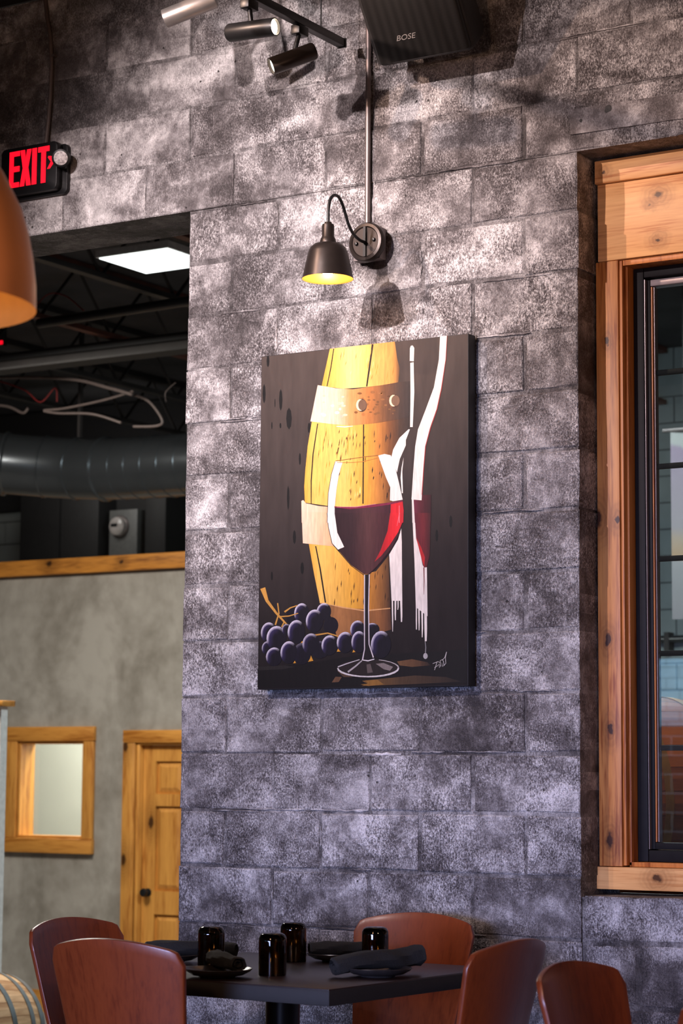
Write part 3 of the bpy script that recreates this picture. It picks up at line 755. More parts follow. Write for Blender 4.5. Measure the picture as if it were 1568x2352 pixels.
('painted_barrel',3.0,[426.8,1197.5,424.3,1182.5,426.2,1182.0,427.4,1197.4],[(0,250,220,150)]),
('painted_barrel',3.0,[424.3,1182.5,421.8,1167.3,422.4,1167.1,426.2,1182.0],[(0,250,220,150)]),
('painted_barrel',3.0,[348.1,1193.2,345.5,1181.1,347.5,1180.6,348.7,1193.0],[(0,250,220,150)]),
('painted_barrel',3.0,[345.5,1181.1,343.0,1168.8,343.7,1168.6,347.5,1180.6],[(0,250,220,150)]),
('painted_barrel',3.0,[457.3,1147.9,454.6,1134.7,457.0,1134.2,458.0,1147.7],[(0,186,120,48)]),
('painted_barrel',3.0,[454.6,1134.7,452.4,1121.3,453.0,1121.1,457.0,1134.2],[(0,186,120,48)]),
('painted_barrel',3.0,[559.2,1117.8,555.5,1102.7,559.8,1101.8,559.8,1117.7],[(0,186,120,48)]),
('painted_barrel',3.0,[555.5,1102.7,554.3,1086.9,554.9,1086.8,559.8,1101.8],[(0,186,120,48)]),
('painted_barrel',3.0,[406.7,1181.0,403.9,1169.9,406.3,1169.3,407.3,1180.9],[(0,186,120,48)]),
('painted_barrel',3.0,[403.9,1169.9,401.7,1158.5,402.3,1158.3,406.3,1169.3],[(0,186,120,48)]),
('painted_barrel',3.0,[472.8,1098.4,469.5,1090.1,473.0,1089.0,473.4,1098.2],[(0,186,120,48)]),
('painted_barrel',3.0,[469.5,1090.1,467.8,1081.0,468.4,1080.8,473.0,1089.0],[(0,186,120,48)]),
('painted_barrel',3.0,[467.8,1189.9,465.0,1177.8,467.5,1177.1,468.4,1189.8],[(0,206,140,60)]),
('painted_barrel',3.0,[465.0,1177.8,462.8,1165.2,463.5,1165.1,467.5,1177.1],[(0,206,140,60)]),
('painted_barrel',3.0,[466.2,1113.6,462.7,1103.4,466.7,1102.3,466.8,1113.5],[(0,250,220,150)]),
('painted_barrel',3.0,[462.7,1103.4,461.2,1092.4,461.8,1092.2,466.7,1102.3],[(0,250,220,150)]),
('painted_barrel',3.0,[535.3,1101.0,532.0,1086.2,535.6,1085.5,535.9,1100.9],[(0,206,140,60)]),
('painted_barrel',3.0,[532.0,1086.2,530.4,1070.9,531.0,1070.8,535.6,1085.5],[(0,206,140,60)]),
('painted_barrel',3.0,[258.7,861.6,255.0,842.9,260.7,842.1,259.3,861.6],[(0,248,204,118)]),
('painted_barrel',3.0,[255.0,842.9,255.7,823.6,256.4,823.5,260.7,842.1],[(0,248,204,118)]),
('painted_barrel',3.0,[283.5,927.6,280.1,908.1,285.4,907.4,284.2,927.5],[(0,232,170,70)]),
('painted_barrel',3.0,[280.1,908.1,280.6,888.1,281.3,888.0,285.4,907.4],[(0,232,170,70)]),
('painted_barrel',3.0,[297.3,881.2,293.8,869.3,299.0,868.5,297.9,881.1],[(0,248,204,118)]),
('painted_barrel',3.0,[293.8,869.3,294.2,856.8,294.9,856.6,299.0,868.5],[(0,248,204,118)]),
('painted_barrel',3.0,[378.4,910.4,375.0,883.3,380.2,882.7,379.0,910.3],[(0,232,170,70)]),
('painted_barrel',3.0,[375.0,883.3,375.6,855.8,376.2,855.7,380.2,882.7],[(0,232,170,70)]),
('painted_barrel',3.0,[404.1,906.7,401.5,892.2,405.0,891.6,404.7,906.6],[(0,248,204,118)]),
('painted_barrel',3.0,[401.5,892.2,401.1,877.3,401.7,877.1,405.0,891.6],[(0,248,204,118)]),
('painted_barrel',3.0,[415.0,688.2,411.7,677.5,416.5,676.7,415.6,688.1],[(0,248,204,118)]),
('painted_barrel',3.0,[411.7,677.5,412.0,666.1,412.6,666.0,416.5,676.7],[(0,248,204,118)]),
('painted_barrel',3.0,[318.7,726.2,315.3,703.0,320.6,702.4,319.4,726.2],[(0,206,140,44)]),
('painted_barrel',3.0,[315.3,703.0,315.9,679.4,316.5,679.3,320.6,702.4],[(0,206,140,44)]),
('painted_barrel',3.0,[408.5,776.0,406.1,758.5,409.2,758.1,409.1,775.9],[(0,206,140,44)]),
('painted_barrel',3.0,[406.1,758.5,405.5,740.8,406.2,740.7,409.2,758.1],[(0,206,140,44)]),
('painted_barrel',3.0,[429.7,753.3,427.1,728.3,430.6,727.9,430.3,753.2],[(0,232,170,70)]),
('painted_barrel',3.0,[427.1,728.3,426.8,703.0,427.5,702.9,430.6,727.9],[(0,232,170,70)]),
('painted_barrel',3.0,[303.2,889.7,300.6,867.1,304.3,866.6,303.9,889.6],[(0,248,204,118)]),
('painted_barrel',3.0,[300.6,867.1,300.4,844.1,301.0,844.0,304.3,866.6],[(0,248,204,118)]),
('painted_barrel',3.0,[256.2,734.0,253.7,707.6,257.2,707.2,256.8,734.0],[(0,206,140,44)]),
('painted_barrel',3.0,[253.7,707.6,253.4,680.8,254.1,680.8,257.2,707.2],[(0,206,140,44)]),
('painted_barrel',3.0,[425.5,705.0,422.2,687.6,427.2,686.9,426.2,704.9],[(0,248,204,118)]),
('painted_barrel',3.0,[422.2,687.6,422.6,669.7,423.2,669.6,427.2,686.9],[(0,248,204,118)]),
('painted_barrel',3.0,[299.1,806.1,296.5,794.8,299.9,794.2,299.7,806.0],[(0,206,140,44)]),
('painted_barrel',3.0,[296.5,794.8,296.0,783.1,296.7,782.9,299.9,794.2],[(0,206,140,44)]),
('painted_barrel',3.0,[375.6,779.5,373.0,758.5,376.6,758.1,376.2,779.4],[(0,248,204,118)]),
('painted_barrel',3.0,[373.0,758.5,372.7,737.2,373.3,737.1,376.6,758.1],[(0,248,204,118)]),
('painted_barrel',3.0,[365.6,771.3,363.2,745.0,366.6,744.6,366.3,771.2],[(0,248,204,118)]),
('painted_barrel',3.0,[363.2,745.0,362.8,718.4,363.5,718.3,366.6,744.6],[(0,248,204,118)]),
('painted_barrel',3.0,[414.2,802.4,411.5,789.8,415.1,789.2,414.8,802.3],[(0,206,140,44)]),
('painted_barrel',3.0,[411.5,789.8,411.1,776.7,411.8,776.6,415.1,789.2],[(0,206,140,44)]),
('painted_barrel',3.0,[355.7,876.6,352.7,864.3,356.9,863.6,356.3,876.5],[(0,248,204,118)]),
('painted_barrel',3.0,[352.7,864.3,352.6,851.5,353.3,851.4,356.9,863.6],[(0,248,204,118)]),
('painted_barrel',3.0,[274.1,702.1,271.0,686.4,275.5,685.8,274.7,702.0],[(0,232,170,70)]),
('painted_barrel',3.0,[271.0,686.4,271.1,670.2,271.8,670.1,275.5,685.8],[(0,232,170,70)]),
('painted_barrel',3.0,[280.2,761.6,276.5,739.8,282.4,739.2,280.9,761.6],[(0,232,170,70)]),
('painted_barrel',3.0,[276.5,739.8,277.4,717.5,278.0,717.4,282.4,739.2],[(0,232,170,70)]),
('painted_barrel',3.0,[388.6,754.5,385.5,730.5,390.2,730.0,389.3,754.4],[(0,206,140,44)]),
('painted_barrel',3.0,[385.5,730.5,385.8,706.1,386.4,706.0,390.2,730.0],[(0,206,140,44)]),
('painted_barrel',3.0,[258.1,858.7,254.3,842.5,260.2,841.7,258.7,858.6],[(0,232,170,70)]),
('painted_barrel',3.0,[254.3,842.5,255.1,825.6,255.8,825.5,260.2,841.7],[(0,232,170,70)]),
('painted_barrel',3.0,[406.6,688.2,403.2,674.9,408.2,674.2,407.2,688.1],[(0,248,204,118)]),
('painted_barrel',3.0,[403.2,674.9,403.6,661.0,404.2,660.9,408.2,674.2],[(0,248,204,118)]),
('painted_barrel',3.0,[426.6,703.8,423.0,681.9,428.7,681.2,427.3,703.7],[(0,248,204,118)]),
('painted_barrel',3.0,[423.0,681.9,423.8,659.4,424.4,659.4,428.7,681.2],[(0,248,204,118)]),
('painted_barrel',3.0,[374.4,875.1,371.2,849.0,376.0,848.4,375.0,875.0],[(0,206,140,44)]),
('painted_barrel',3.0,[371.2,849.0,371.6,822.5,372.2,822.4,376.0,848.4],[(0,206,140,44)]),
('painted_barrel',3.0,[270.6,884.6,267.6,871.5,271.8,870.8,271.2,884.5],[(0,232,170,70)]),
('painted_barrel',3.0,[267.6,871.5,267.5,857.9,268.2,857.8,271.8,870.8],[(0,232,170,70)]),
('painted_barrel',3.0,[342.4,854.5,339.6,836.5,343.5,836.0,343.0,854.4],[(0,248,204,118)]),
('painted_barrel',3.0,[339.6,836.5,339.4,818.2,340.1,818.1,343.5,836.0],[(0,248,204,118)]),
('painted_barrel',3.0,[389.5,914.6,387.0,901.3,390.3,900.7,390.2,914.5],[(0,248,204,118)]),
('painted_barrel',3.0,[387.0,901.3,386.5,887.6,387.1,887.5,390.3,900.7],[(0,248,204,118)]),
('painted_barrel',3.0,[319.4,735.3,316.2,708.9,321.0,708.4,320.0,735.2],[(0,206,140,44)]),
('painted_barrel',3.0,[316.2,708.9,316.6,682.1,317.2,682.0,321.0,708.4],[(0,206,140,44)]),
('painted_barrel',3.0,[319.0,772.9,316.7,746.3,319.9,745.9,319.7,772.8],[(0,206,140,44)]),
('painted_barrel',3.0,[316.7,746.3,316.2,719.5,316.9,719.4,319.9,745.9],[(0,206,140,44)]),
('painted_barrel',3.0,[286.2,801.2,283.8,790.0,286.8,789.5,286.8,801.1],[(0,206,140,44)]),
('painted_barrel',3.0,[283.8,790.0,283.1,778.5,283.7,778.4,286.8,789.5],[(0,206,140,44)]),
('painted_hoop',4.0,[245.2,1081.0,320.8,1063.2,392.4,1053.1,501.5,1057.0,583.9,1062.5,626.7,1061.5,625.9,938.4,584.5,931.3,489.6,924.4,380.5,924.5,302.4,936.2,215.5,952.4],[(216,240,206,186),(328,238,196,166),(380,214,152,92),(457,178,114,58),(521,110,72,44),(584,66,50,42),(627,50,42,40)]),
('painted_hoop',5.0,[549.7,969.3,547.8,967.8,543.1,967.5,538.4,968.6,536.4,970.4,538.4,971.9,543.1,972.2,547.8,971.2],[(0,126,86,52)]),
('painted_hoop',5.0,[461.2,977.5,460.0,975.0,457.1,974.2,454.1,975.5,452.9,978.2,454.1,980.7,457.0,981.5,460.0,980.2],[(0,139,91,48)]),
('painted_hoop',5.0,[487.2,1005.5,486.0,1004.0,483.1,1003.5,480.1,1004.5,478.9,1006.2,480.1,1007.8,483.1,1008.2,486.0,1007.3],[(0,130,85,47)]),
('painted_hoop',5.0,[540.2,970.0,539.0,967.8,536.2,967.0,533.4,968.2,532.2,970.7,533.4,973.0,536.2,973.7,539.0,972.5],[(0,101,68,41)]),
('painted_hoop',5.0,[509.0,959.1,506.1,956.4,499.1,955.7,492.0,957.5,489.0,960.7,491.9,963.5,499.0,964.2,506.1,962.4],[(0,124,82,46)]),
('painted_hoop',5.0,[443.6,987.6,441.4,984.2,436.2,983.2,430.9,985.1,428.7,988.8,430.8,992.2,436.1,993.2,441.4,991.3],[(0,167,108,56)]),
('painted_hoop',5.0,[413.7,1004.9,412.5,1003.3,409.5,1002.8,406.6,1003.8,405.3,1005.6,406.5,1007.2,409.5,1007.6,412.5,1006.7],[(0,201,129,65)]),
('painted_hoop',5.0,[441.7,1015.2,440.1,1012.0,436.3,1010.9,432.4,1012.6,430.8,1016.1,432.4,1019.3,436.2,1020.3,440.1,1018.6],[(0,153,99,52)]),
('painted_hoop',5.0,[441.2,1010.2,439.1,1006.2,434.2,1004.9,429.2,1007.0,427.1,1011.4,429.1,1015.4,434.1,1016.7,439.1,1014.6],[(0,175,113,59)]),
('painted_hoop',5.0,[568.0,1006.9,566.0,1004.0,561.1,1003.2,556.2,1004.8,554.2,1008.0,556.2,1010.9,561.1,1011.7,566.0,1010.1],[(0,84,58,36)]),
('painted_hoop',5.0,[473.6,964.6,471.7,962.9,467.1,962.5,462.5,963.6,460.5,965.7,462.4,967.4,467.0,967.8,471.7,966.7],[(0,119,78,42)]),
('painted_hoop',5.0,[556.7,980.0,555.5,976.6,552.5,975.4,549.6,977.0,548.3,980.6,549.6,984.0,552.5,985.2,555.4,983.6],[(0,122,84,52)]),
('painted_hoop',5.0,[514.3,1028.5,511.6,1026.9,505.0,1026.7,498.4,1028.0,495.7,1030.1,498.4,1031.6,505.0,1031.8,511.6,1030.5],[(0,143,95,54)]),
('painted_hoop',5.0,[569.2,963.3,567.1,961.2,562.2,960.7,557.3,962.0,555.3,964.5,557.3,966.6,562.2,967.1,567.1,965.8],[(0,97,67,42)]),
('painted_hoop',5.0,[420.0,1001.2,418.7,998.4,415.3,997.5,412.0,998.9,410.6,1001.9,412.0,1004.7,415.3,1005.6,418.6,1004.1],[(0,203,130,67)]),
('painted_hoop',5.0,[462.6,979.8,459.8,977.6,453.1,977.2,446.4,978.7,443.6,981.3,446.4,983.4,453.1,983.9,459.8,982.3],[(0,187,122,65)]),
('painted_hoop',5.0,[484.3,1035.1,481.6,1031.4,475.1,1030.4,468.6,1032.5,465.9,1036.6,468.6,1040.3,475.1,1041.3,481.6,1039.2],[(0,140,92,50)]),
('painted_hoop',5.0,[424.0,1004.3,422.2,1000.4,417.8,999.1,413.4,1001.1,411.5,1005.4,413.3,1009.3,417.7,1010.6,422.1,1008.6],[(0,130,84,43)]),
('painted_hoop',5.0,[462.3,966.9,459.7,965.0,453.4,964.7,447.0,966.0,444.4,968.4,447.0,970.3,453.3,970.7,459.7,969.3],[(0,186,121,64)]),
('painted_hoop',5.0,[561.7,952.6,560.7,951.1,558.4,950.6,556.1,951.5,555.2,953.1,556.1,954.6,558.4,955.1,560.7,954.2],[(0,119,82,51)]),
('painted_hoop',5.0,[458.3,994.5,457.2,991.3,454.5,990.1,451.8,991.7,450.6,995.1,451.7,998.4,454.5,999.5,457.2,997.9],[(0,143,93,49)]),
('painted_hoop',5.0,[524.0,979.8,522.0,976.5,517.0,975.5,512.1,977.3,510.0,980.9,512.0,984.2,517.0,985.2,522.0,983.4],[(0,116,78,45)]),
('painted_hoop',5.0,[420.5,1004.4,419.3,1000.8,416.5,999.5,413.7,1001.3,412.5,1005.0,413.7,1008.6,416.5,1009.9,419.3,1008.1],[(0,136,87,45)]),
('painted_hoop',5.0,[467.2,1008.6,465.1,1006.8,459.9,1006.5,454.7,1007.7,452.5,1009.8,454.7,1011.5,459.8,1011.8,465.0,1010.6],[(0,128,84,45)]),
('painted_hoop',5.0,[516.6,1026.7,515.4,1023.2,512.4,1021.9,509.3,1023.7,508.1,1027.4,509.3,1031.0,512.3,1032.2,515.4,1030.5],[(0,147,98,56)]),
('painted_hoop',5.0,[502.3,998.5,500.7,995.0,496.7,993.9,492.6,995.7,490.9,999.5,492.6,1003.0,496.6,1004.2,500.6,1002.3],[(0,113,75,42)]),
('painted_hoop',5.0,[500.9,989.4,498.7,987.6,493.3,987.2,487.9,988.5,485.7,990.7,487.9,992.5,493.3,992.9,498.6,991.6],[(0,111,73,41)]),
('painted_hoop',5.0,[493.6,980.5,491.5,977.6,486.4,976.7,481.2,978.4,479.1,981.7,481.2,984.6,486.3,985.5,491.5,983.8],[(0,135,89,49)]),
('painted_hoop',5.0,[446.8,958.9,444.4,954.9,438.5,953.6,432.6,955.8,430.1,960.2,432.5,964.2,438.4,965.5,444.3,963.3],[(0,173,112,59)]),
('painted_hoop',5.0,[486.5,1007.5,484.9,1005.3,481.1,1004.6,477.2,1005.9,475.6,1008.4,477.2,1010.7,481.0,1011.3,484.9,1010.0],[(0,121,79,43)]),
('painted_hoop',5.0,[463.7,1019.7,462.2,1017.2,458.4,1016.5,454.7,1017.9,453.2,1020.6,454.7,1023.0,458.4,1023.8,462.1,1022.4],[(0,146,95,51)]),
('painted_hoop',5.0,[524.9,1005.7,522.4,1003.5,516.2,1003.0,510.0,1004.5,507.4,1007.2,510.0,1009.5,516.2,1010.0,522.4,1008.4],[(0,139,93,54)]),
('painted_hoop',5.0,[554.4,1014.7,551.5,1013.3,544.3,1013.3,537.2,1014.5,534.2,1016.4,537.2,1017.8,544.3,1017.9,551.4,1016.6],[(0,79,54,33)]),
('painted_hoop',5.0,[414.8,969.0,412.5,966.1,406.9,965.2,401.3,967.0,399.0,970.2,401.3,973.2,406.9,974.0,412.4,972.3],[(0,128,82,41)]),
('painted_hoop',5.0,[448.9,1017.9,447.1,1015.8,442.9,1015.2,438.7,1016.5,436.9,1018.9,438.6,1021.0,442.9,1021.6,447.1,1020.3],[(0,194,126,66)]),
('painted_hoop',5.0,[483.4,974.6,482.3,971.0,479.6,969.7,476.9,971.5,475.7,975.3,476.8,978.9,479.5,980.2,482.2,978.5],[(0,120,79,43)]),
('painted_hoop',5.0,[431.8,1035.1,428.8,1032.6,421.6,1032.1,414.3,1033.9,411.3,1036.9,414.3,1039.4,421.5,1039.9,428.8,1038.2],[(0,122,78,40)]),
('painted_hoop',5.0,[534.0,984.9,532.4,982.6,528.5,981.9,524.5,983.2,522.9,985.9,524.5,988.2,528.4,989.0,532.4,987.6],[(0,138,93,55)]),
('painted_hoop',5.0,[527.6,1031.6,525.1,1028.6,519.1,1027.9,513.1,1029.7,510.6,1033.0,513.1,1035.9,519.1,1036.7,525.1,1034.9],[(0,106,71,41)]),
('painted_hoop',5.0,[496.0,956.7,493.6,954.2,487.7,953.6,481.8,955.2,479.4,958.0,481.8,960.5,487.7,961.1,493.6,959.5],[(0,127,84,46)]),
('painted_hoop',5.0,[276.7,1016.5,275.2,1014.6,271.4,1014.0,267.6,1015.2,266.0,1017.4,267.6,1019.3,271.3,1019.8,275.1,1018.7],[(0,232,186,160)]),
('painted_hoop',5.0,[279.5,1038.9,277.5,1036.3,272.7,1035.5,267.8,1037.1,265.8,1040.1,267.8,1042.7,272.6,1043.5,277.4,1041.9],[(0,232,186,160)]),
('painted_hoop',5.0,[305.6,989.7,302.8,987.0,295.9,986.3,289.0,988.1,286.1,991.2,289.0,993.9,295.8,994.6,302.7,992.8],[(0,240,200,170)]),
('painted_hoop',5.0,[283.3,969.7,280.5,965.6,273.6,964.3,266.7,966.7,263.8,971.2,266.6,975.3,273.5,976.5,280.4,974.2],[(0,246,220,204)]),
('painted_hoop',5.0,[345.4,1006.7,342.9,1002.8,336.8,1001.7,330.8,1003.8,328.2,1008.1,330.7,1012.0,336.7,1013.1,342.8,1011.0],[(0,240,200,170)]),
('painted_hoop',5.0,[358.3,1029.1,356.4,1027.0,351.7,1026.5,346.9,1027.8,345.0,1030.2,346.9,1032.3,351.6,1032.9,356.4,1031.5],[(0,240,200,170)]),
('painted_hoop',5.0,[274.5,974.1,272.2,970.7,266.5,969.7,260.7,971.6,258.3,975.4,260.7,978.8,266.4,979.8,272.1,977.9],[(0,246,220,204)]),
('painted_hoop',5.0,[332.4,978.3,330.8,975.3,327.0,974.2,323.2,975.9,321.5,979.2,323.1,982.3,326.9,983.3,330.8,981.7],[(0,232,186,160)]),
('painted_hoop',5.0,[316.8,1000.7,314.4,997.7,308.6,996.9,302.7,998.7,300.3,1002.0,302.7,1005.0,308.5,1005.8,314.4,1004.0],[(0,246,220,204)]),
('painted_hoop',5.0,[356.4,1006.1,354.6,1002.2,350.2,1000.9,345.8,1003.0,343.9,1007.2,345.7,1011.1,350.1,1012.4,354.5,1010.3],[(0,240,200,170)]),
('painted_hoop',5.0,[297.8,1036.1,296.0,1033.7,291.6,1033.0,287.1,1034.4,285.3,1037.2,287.1,1039.6,291.5,1040.4,296.0,1038.9],[(0,240,200,170)]),
('painted_hoop',5.0,[372.1,963.0,369.1,960.2,361.9,959.4,354.6,961.3,351.6,964.7,354.6,967.5,361.8,968.2,369.0,966.4],[(0,240,200,170)]),
('painted_hoop',5.0,[355.5,959.7,352.6,956.2,345.6,955.2,338.6,957.3,335.6,961.2,338.5,964.7,345.5,965.7,352.6,963.6],[(0,232,186,160)]),
('painted_hoop',5.0,[337.9,974.1,335.0,970.0,327.8,968.8,320.7,971.2,317.7,975.7,320.6,979.7,327.7,980.9,334.9,978.6],[(0,246,220,204)]),
('painted_hoop',5.0,[345.8,986.5,344.2,983.1,340.3,982.0,336.3,983.8,334.7,987.4,336.3,990.7,340.2,991.8,344.1,990.0],[(0,246,220,204)]),
('painted_hoop',5.0,[364.2,996.4,361.4,993.6,354.8,992.9,348.1,994.7,345.4,998.0,348.1,1000.8,354.7,1001.5,361.4,999.7],[(0,240,200,170)]),
('painted_hoop',6.0,[452.1,990.9,449.9,980.8,443.8,973.0,434.8,969.1,424.8,969.9,415.7,975.3,409.4,984.1,407.1,994.6,409.2,1004.8,415.4,1012.6,424.4,1016.5,434.5,1015.6,443.5,1010.3,449.8,1001.5],[(0,70,48,36)]),
('painted_hoop',7.0,[441.8,992.9,440.2,983.9,435.4,976.9,428.5,973.4,420.7,974.1,413.7,978.7,408.8,986.4,407.0,995.7,408.7,1004.8,413.5,1011.7,420.4,1015.2,428.2,1014.6,435.2,1009.9,440.0,1002.2],[(0,232,206,170)]),
('painted_hoop',8.0,[450.8,992.1,449.1,983.9,444.4,977.5,437.5,974.3,429.7,975.0,422.7,979.3,417.9,986.4,416.1,995.0,417.7,1003.3,422.5,1009.7,429.5,1012.8,437.2,1012.2,444.2,1007.9,449.0,1000.7],[(0,112,84,64)]),
('painted_hoop',6.0,[587.4,995.2,585.3,985.1,579.2,977.4,570.3,973.6,560.5,974.4,551.6,979.7,545.4,988.4,543.2,998.9,545.3,1009.0,551.4,1016.7,560.3,1020.5,570.1,1019.7,579.0,1014.4,585.2,1005.6],[(0,70,48,36)]),
('painted_hoop',7.0,[577.3,997.1,575.7,988.2,571.0,981.3,564.2,977.9,556.6,978.5,549.7,983.1,544.9,990.8,543.2,1000.0,544.8,1008.9,549.5,1015.8,556.4,1019.3,564.0,1018.6,570.8,1014.0,575.6,1006.3],[(0,232,206,170)]),
('painted_hoop',8.0,[586.1,996.4,584.5,988.2,579.8,981.9,573.0,978.8,565.4,979.4,558.5,983.6,553.8,990.7,552.0,999.2,553.7,1007.5,558.4,1013.8,565.2,1016.9,572.8,1016.3,579.7,1012.0,584.4,1004.9],[(0,112,84,64)]),
('painted_hoop',5.0,[325.2,924.6,361.1,918.8,361.0,923.3,325.4,927.4],[(0,240,222,200)]),
('painted_hoop',5.0,[361.1,918.8,394.8,920.9,394.6,922.6,361.0,923.3],[(0,240,222,200)]),
('painted_hoop#2',4.0,[180.1,668.1,188.0,671.0,200.0,658.6,252.7,646.1,295.3,640.3,295.8,583.8,182.3,589.9],[(180,236,200,172),(253,238,196,162),(295,226,176,134)]),
('painted_hoop#2',4.4,[181.9,627.9,295.4,621.4,306.0,532.5,319.3,498.7,254.1,507.4,188.4,516.2],[(183,236,200,172),(254,234,190,152),(319,220,166,120)]),
('painted_hoop#3',4.4,[261.3,303.1,308.2,289.4,359.8,280.6,449.3,268.3,551.4,273.0,556.8,198.6,500.4,186.8,335.0,177.7,308.5,252.2],[(262,120,82,50),(347,166,112,66),(437,134,88,50),(500,150,96,54),(557,74,50,38)]),
('painted_hoop#3',5.4,[261.1,301.0,359.4,279.5,360.3,283.8,261.6,303.1],[(0,214,158,104)]),
('painted_hoop#3',5.4,[359.4,279.5,449.3,264.8,449.4,269.7,360.3,283.8],[(0,214,158,104)]),
('painted_hoop#3',5.4,[449.3,264.8,551.6,270.9,551.2,274.1,449.4,269.7],[(0,214,158,104)]),
('painted_bottle',5.0,[625.8,1133.0,626.2,1178.1,630.0,1186.5,637.5,1186.9,643.8,1177.5,642.1,1130.4],[(0,236,224,214)]),
('painted_bottle',5.0,[627.7,1126.2,641.5,1127.2,644.4,1021.7,638.6,899.2,628.0,900.0,629.4,1022.9],[(0,236,224,214)]),
('painted_bottle',5.0,[627.4,891.8,622.4,893.3,584.9,865.0,559.9,825.8,552.4,797.8,576.0,744.9,587.1,791.1,611.3,837.4,611.3,855.9],[(0,236,224,214)]),
('painted_bottle',5.0,[602.8,795.4,594.1,760.6,590.5,725.4,595.8,670.7,600.2,670.4,597.3,746.8],[(0,236,224,214)]),
('painted_bottle',5.0,[747.0,1208.0,742.3,1127.7,769.4,1125.2,774.2,1208.0],[(0,236,224,214)]),
('painted_bottle',5.0,[742.3,1127.7,722.7,1031.3,751.1,1023.4,769.4,1125.2],[(0,236,224,214)]),
('painted_bottle',5.0,[722.7,1031.3,690.7,957.7,734.0,954.2,751.1,1023.4],[(0,236,224,214)]),
('painted_bottle',5.0,[690.7,957.7,659.8,889.4,708.2,891.1,734.0,954.2],[(0,236,224,214)]),
('painted_bottle',5.0,[659.8,889.4,648.8,830.3,688.6,827.4,708.2,891.1],[(0,236,224,214)]),
('painted_bottle',5.0,[648.8,830.3,641.7,749.3,681.4,746.6,688.6,827.4],[(0,236,224,214)]),
('painted_bottle',5.0,[641.7,749.3,634.6,646.7,675.0,641.0,681.4,746.6],[(0,236,224,214)]),
('painted_bottle',6.0,[773.9,1208.0,768.8,1125.3,771.2,1124.9,775.7,1208.0],[(0,150,52,52)]),
('painted_bottle',6.0,[768.8,1125.3,750.8,1023.7,753.9,1022.9,771.2,1124.9],[(0,150,52,52)]),
('painted_bottle',6.0,[750.8,1023.7,733.5,954.7,737.0,953.5,753.9,1022.9],[(0,150,52,52)]),
('painted_bottle',6.0,[733.5,954.7,707.7,891.6,711.3,890.4,737.0,953.5],[(0,150,52,52)]),
('painted_bottle',6.0,[707.7,891.6,688.3,827.7,691.4,827.0,711.3,890.4],[(0,150,52,52)]),
('painted_bottle',6.0,[688.3,827.7,681.1,746.7,684.2,746.3,691.4,827.0],[(0,150,52,52)]),
('painted_bottle',6.0,[681.1,746.7,675.2,660.5,678.3,660.2,684.2,746.3],[(0,150,52,52)]),
('painted_bottle',6.0,[643.3,645.1,675.0,641.0,676.8,659.3,713.2,658.2,712.3,561.3,648.6,564.8],[(643,110,40,60),(673,84,30,38),(713,52,24,28)]),
('painted_bottle',6.4,[647.2,598.9,712.2,595.2,710.5,528.1,707.7,447.8,696.7,409.7,685.0,408.1,673.7,460.1,653.7,514.9],[(648,90,32,44),(680,110,34,40),(712,60,26,30)]),
('painted_bottle',7.4,[653.7,514.9,673.7,478.9,689.2,443.3,686.2,408.6,677.5,433.1,667.5,465.8],[(0,186,40,44)]),
('painted_bottle',5.0,[635.8,652.0,645.8,648.7,646.1,564.9,638.7,565.3],[(0,236,224,214)]),
('painted_bottle',5.4,[637.9,599.4,647.2,598.9,653.8,509.5,668.8,465.7,680.0,416.9,686.2,408.0,696.7,408.7,698.9,293.1,699.7,239.8,653.4,273.3,647.2,434.5],[(0,236,224,214)]),
('painted_bottle',6.4,[682.9,408.1,684.8,363.1,687.9,363.0,687.2,408.1],[(0,120,44,48)]),
('painted_bottle',6.4,[684.8,363.1,684.7,315.0,685.9,314.9,687.9,363.0],[(0,120,44,48)]),
('painted_bottle',5.4,[653.4,278.7,653.6,225.2,658.5,225.1,658.3,278.5],[(0,236,224,214)]),
('painted_bottle',5.4,[653.6,225.2,654.6,195.8,657.7,195.7,658.5,225.1],[(0,236,224,214)]),
('painted_bottle',5.4,[662.6,278.3,664.1,219.5,669.0,219.4,668.8,278.2],[(0,236,224,214)]),
('painted_bottle',5.4,[664.1,219.5,665.1,192.8,668.2,192.8,669.0,219.4],[(0,236,224,214)]),
('painted_bottle',5.4,[674.4,277.9,676.8,197.8,682.3,197.7,681.7,277.7],[(0,236,224,214)]),
('painted_bottle',5.4,[676.8,197.8,677.5,168.6,680.6,168.4,682.3,197.7],[(0,236,224,214)]),
('painted_bottle',5.4,[686.1,272.1,687.8,197.5,698.3,197.3,697.1,271.9],[(0,236,224,214)]),
('painted_bottle',5.4,[687.8,197.5,689.5,154.9,696.9,154.7,698.3,197.3],[(0,236,224,214)]),
('painted_bottle',5.4,[689.5,154.8,691.7,133.6,694.8,133.6,692.0,155.0],[(0,150,146,146)]),
('painted_bottle',5.4,[691.7,133.6,690.2,115.1,693.9,114.9,694.8,133.6],[(0,150,146,146)]),
('painted_bottle',5.4,[701.3,104.2,699.2,97.4,693.7,93.9,687.5,95.3,683.5,100.9,683.5,108.2,687.5,113.7,693.7,114.8,699.1,111.0],[(0,176,170,168)]),
('painted_bottle',5.4,[593.9,547.7,596.6,501.6,599.4,296.6,556.3,298.2,550.8,384.7,546.0,459.6,581.5,510.4],[(0,236,224,214)]),
('painted_bottle',5.4,[556.6,303.5,558.5,233.5,563.5,233.4,562.2,303.4],[(0,236,224,214)]),
('painted_bottle',5.4,[558.5,233.5,560.3,191.5,562.2,191.5,563.5,233.4],[(0,236,224,214)]),
('painted_bottle',5.4,[568.2,303.2,568.7,254.7,574.3,254.5,575.7,302.8],[(0,236,224,214)]),
('painted_bottle',5.4,[568.7,254.7,570.4,230.4,574.1,230.4,574.3,254.5],[(0,236,224,214)]),
('painted_bottle',5.4,[580.0,302.7,580.5,275.9,584.8,275.6,585.0,302.5],[(0,236,224,214)]),
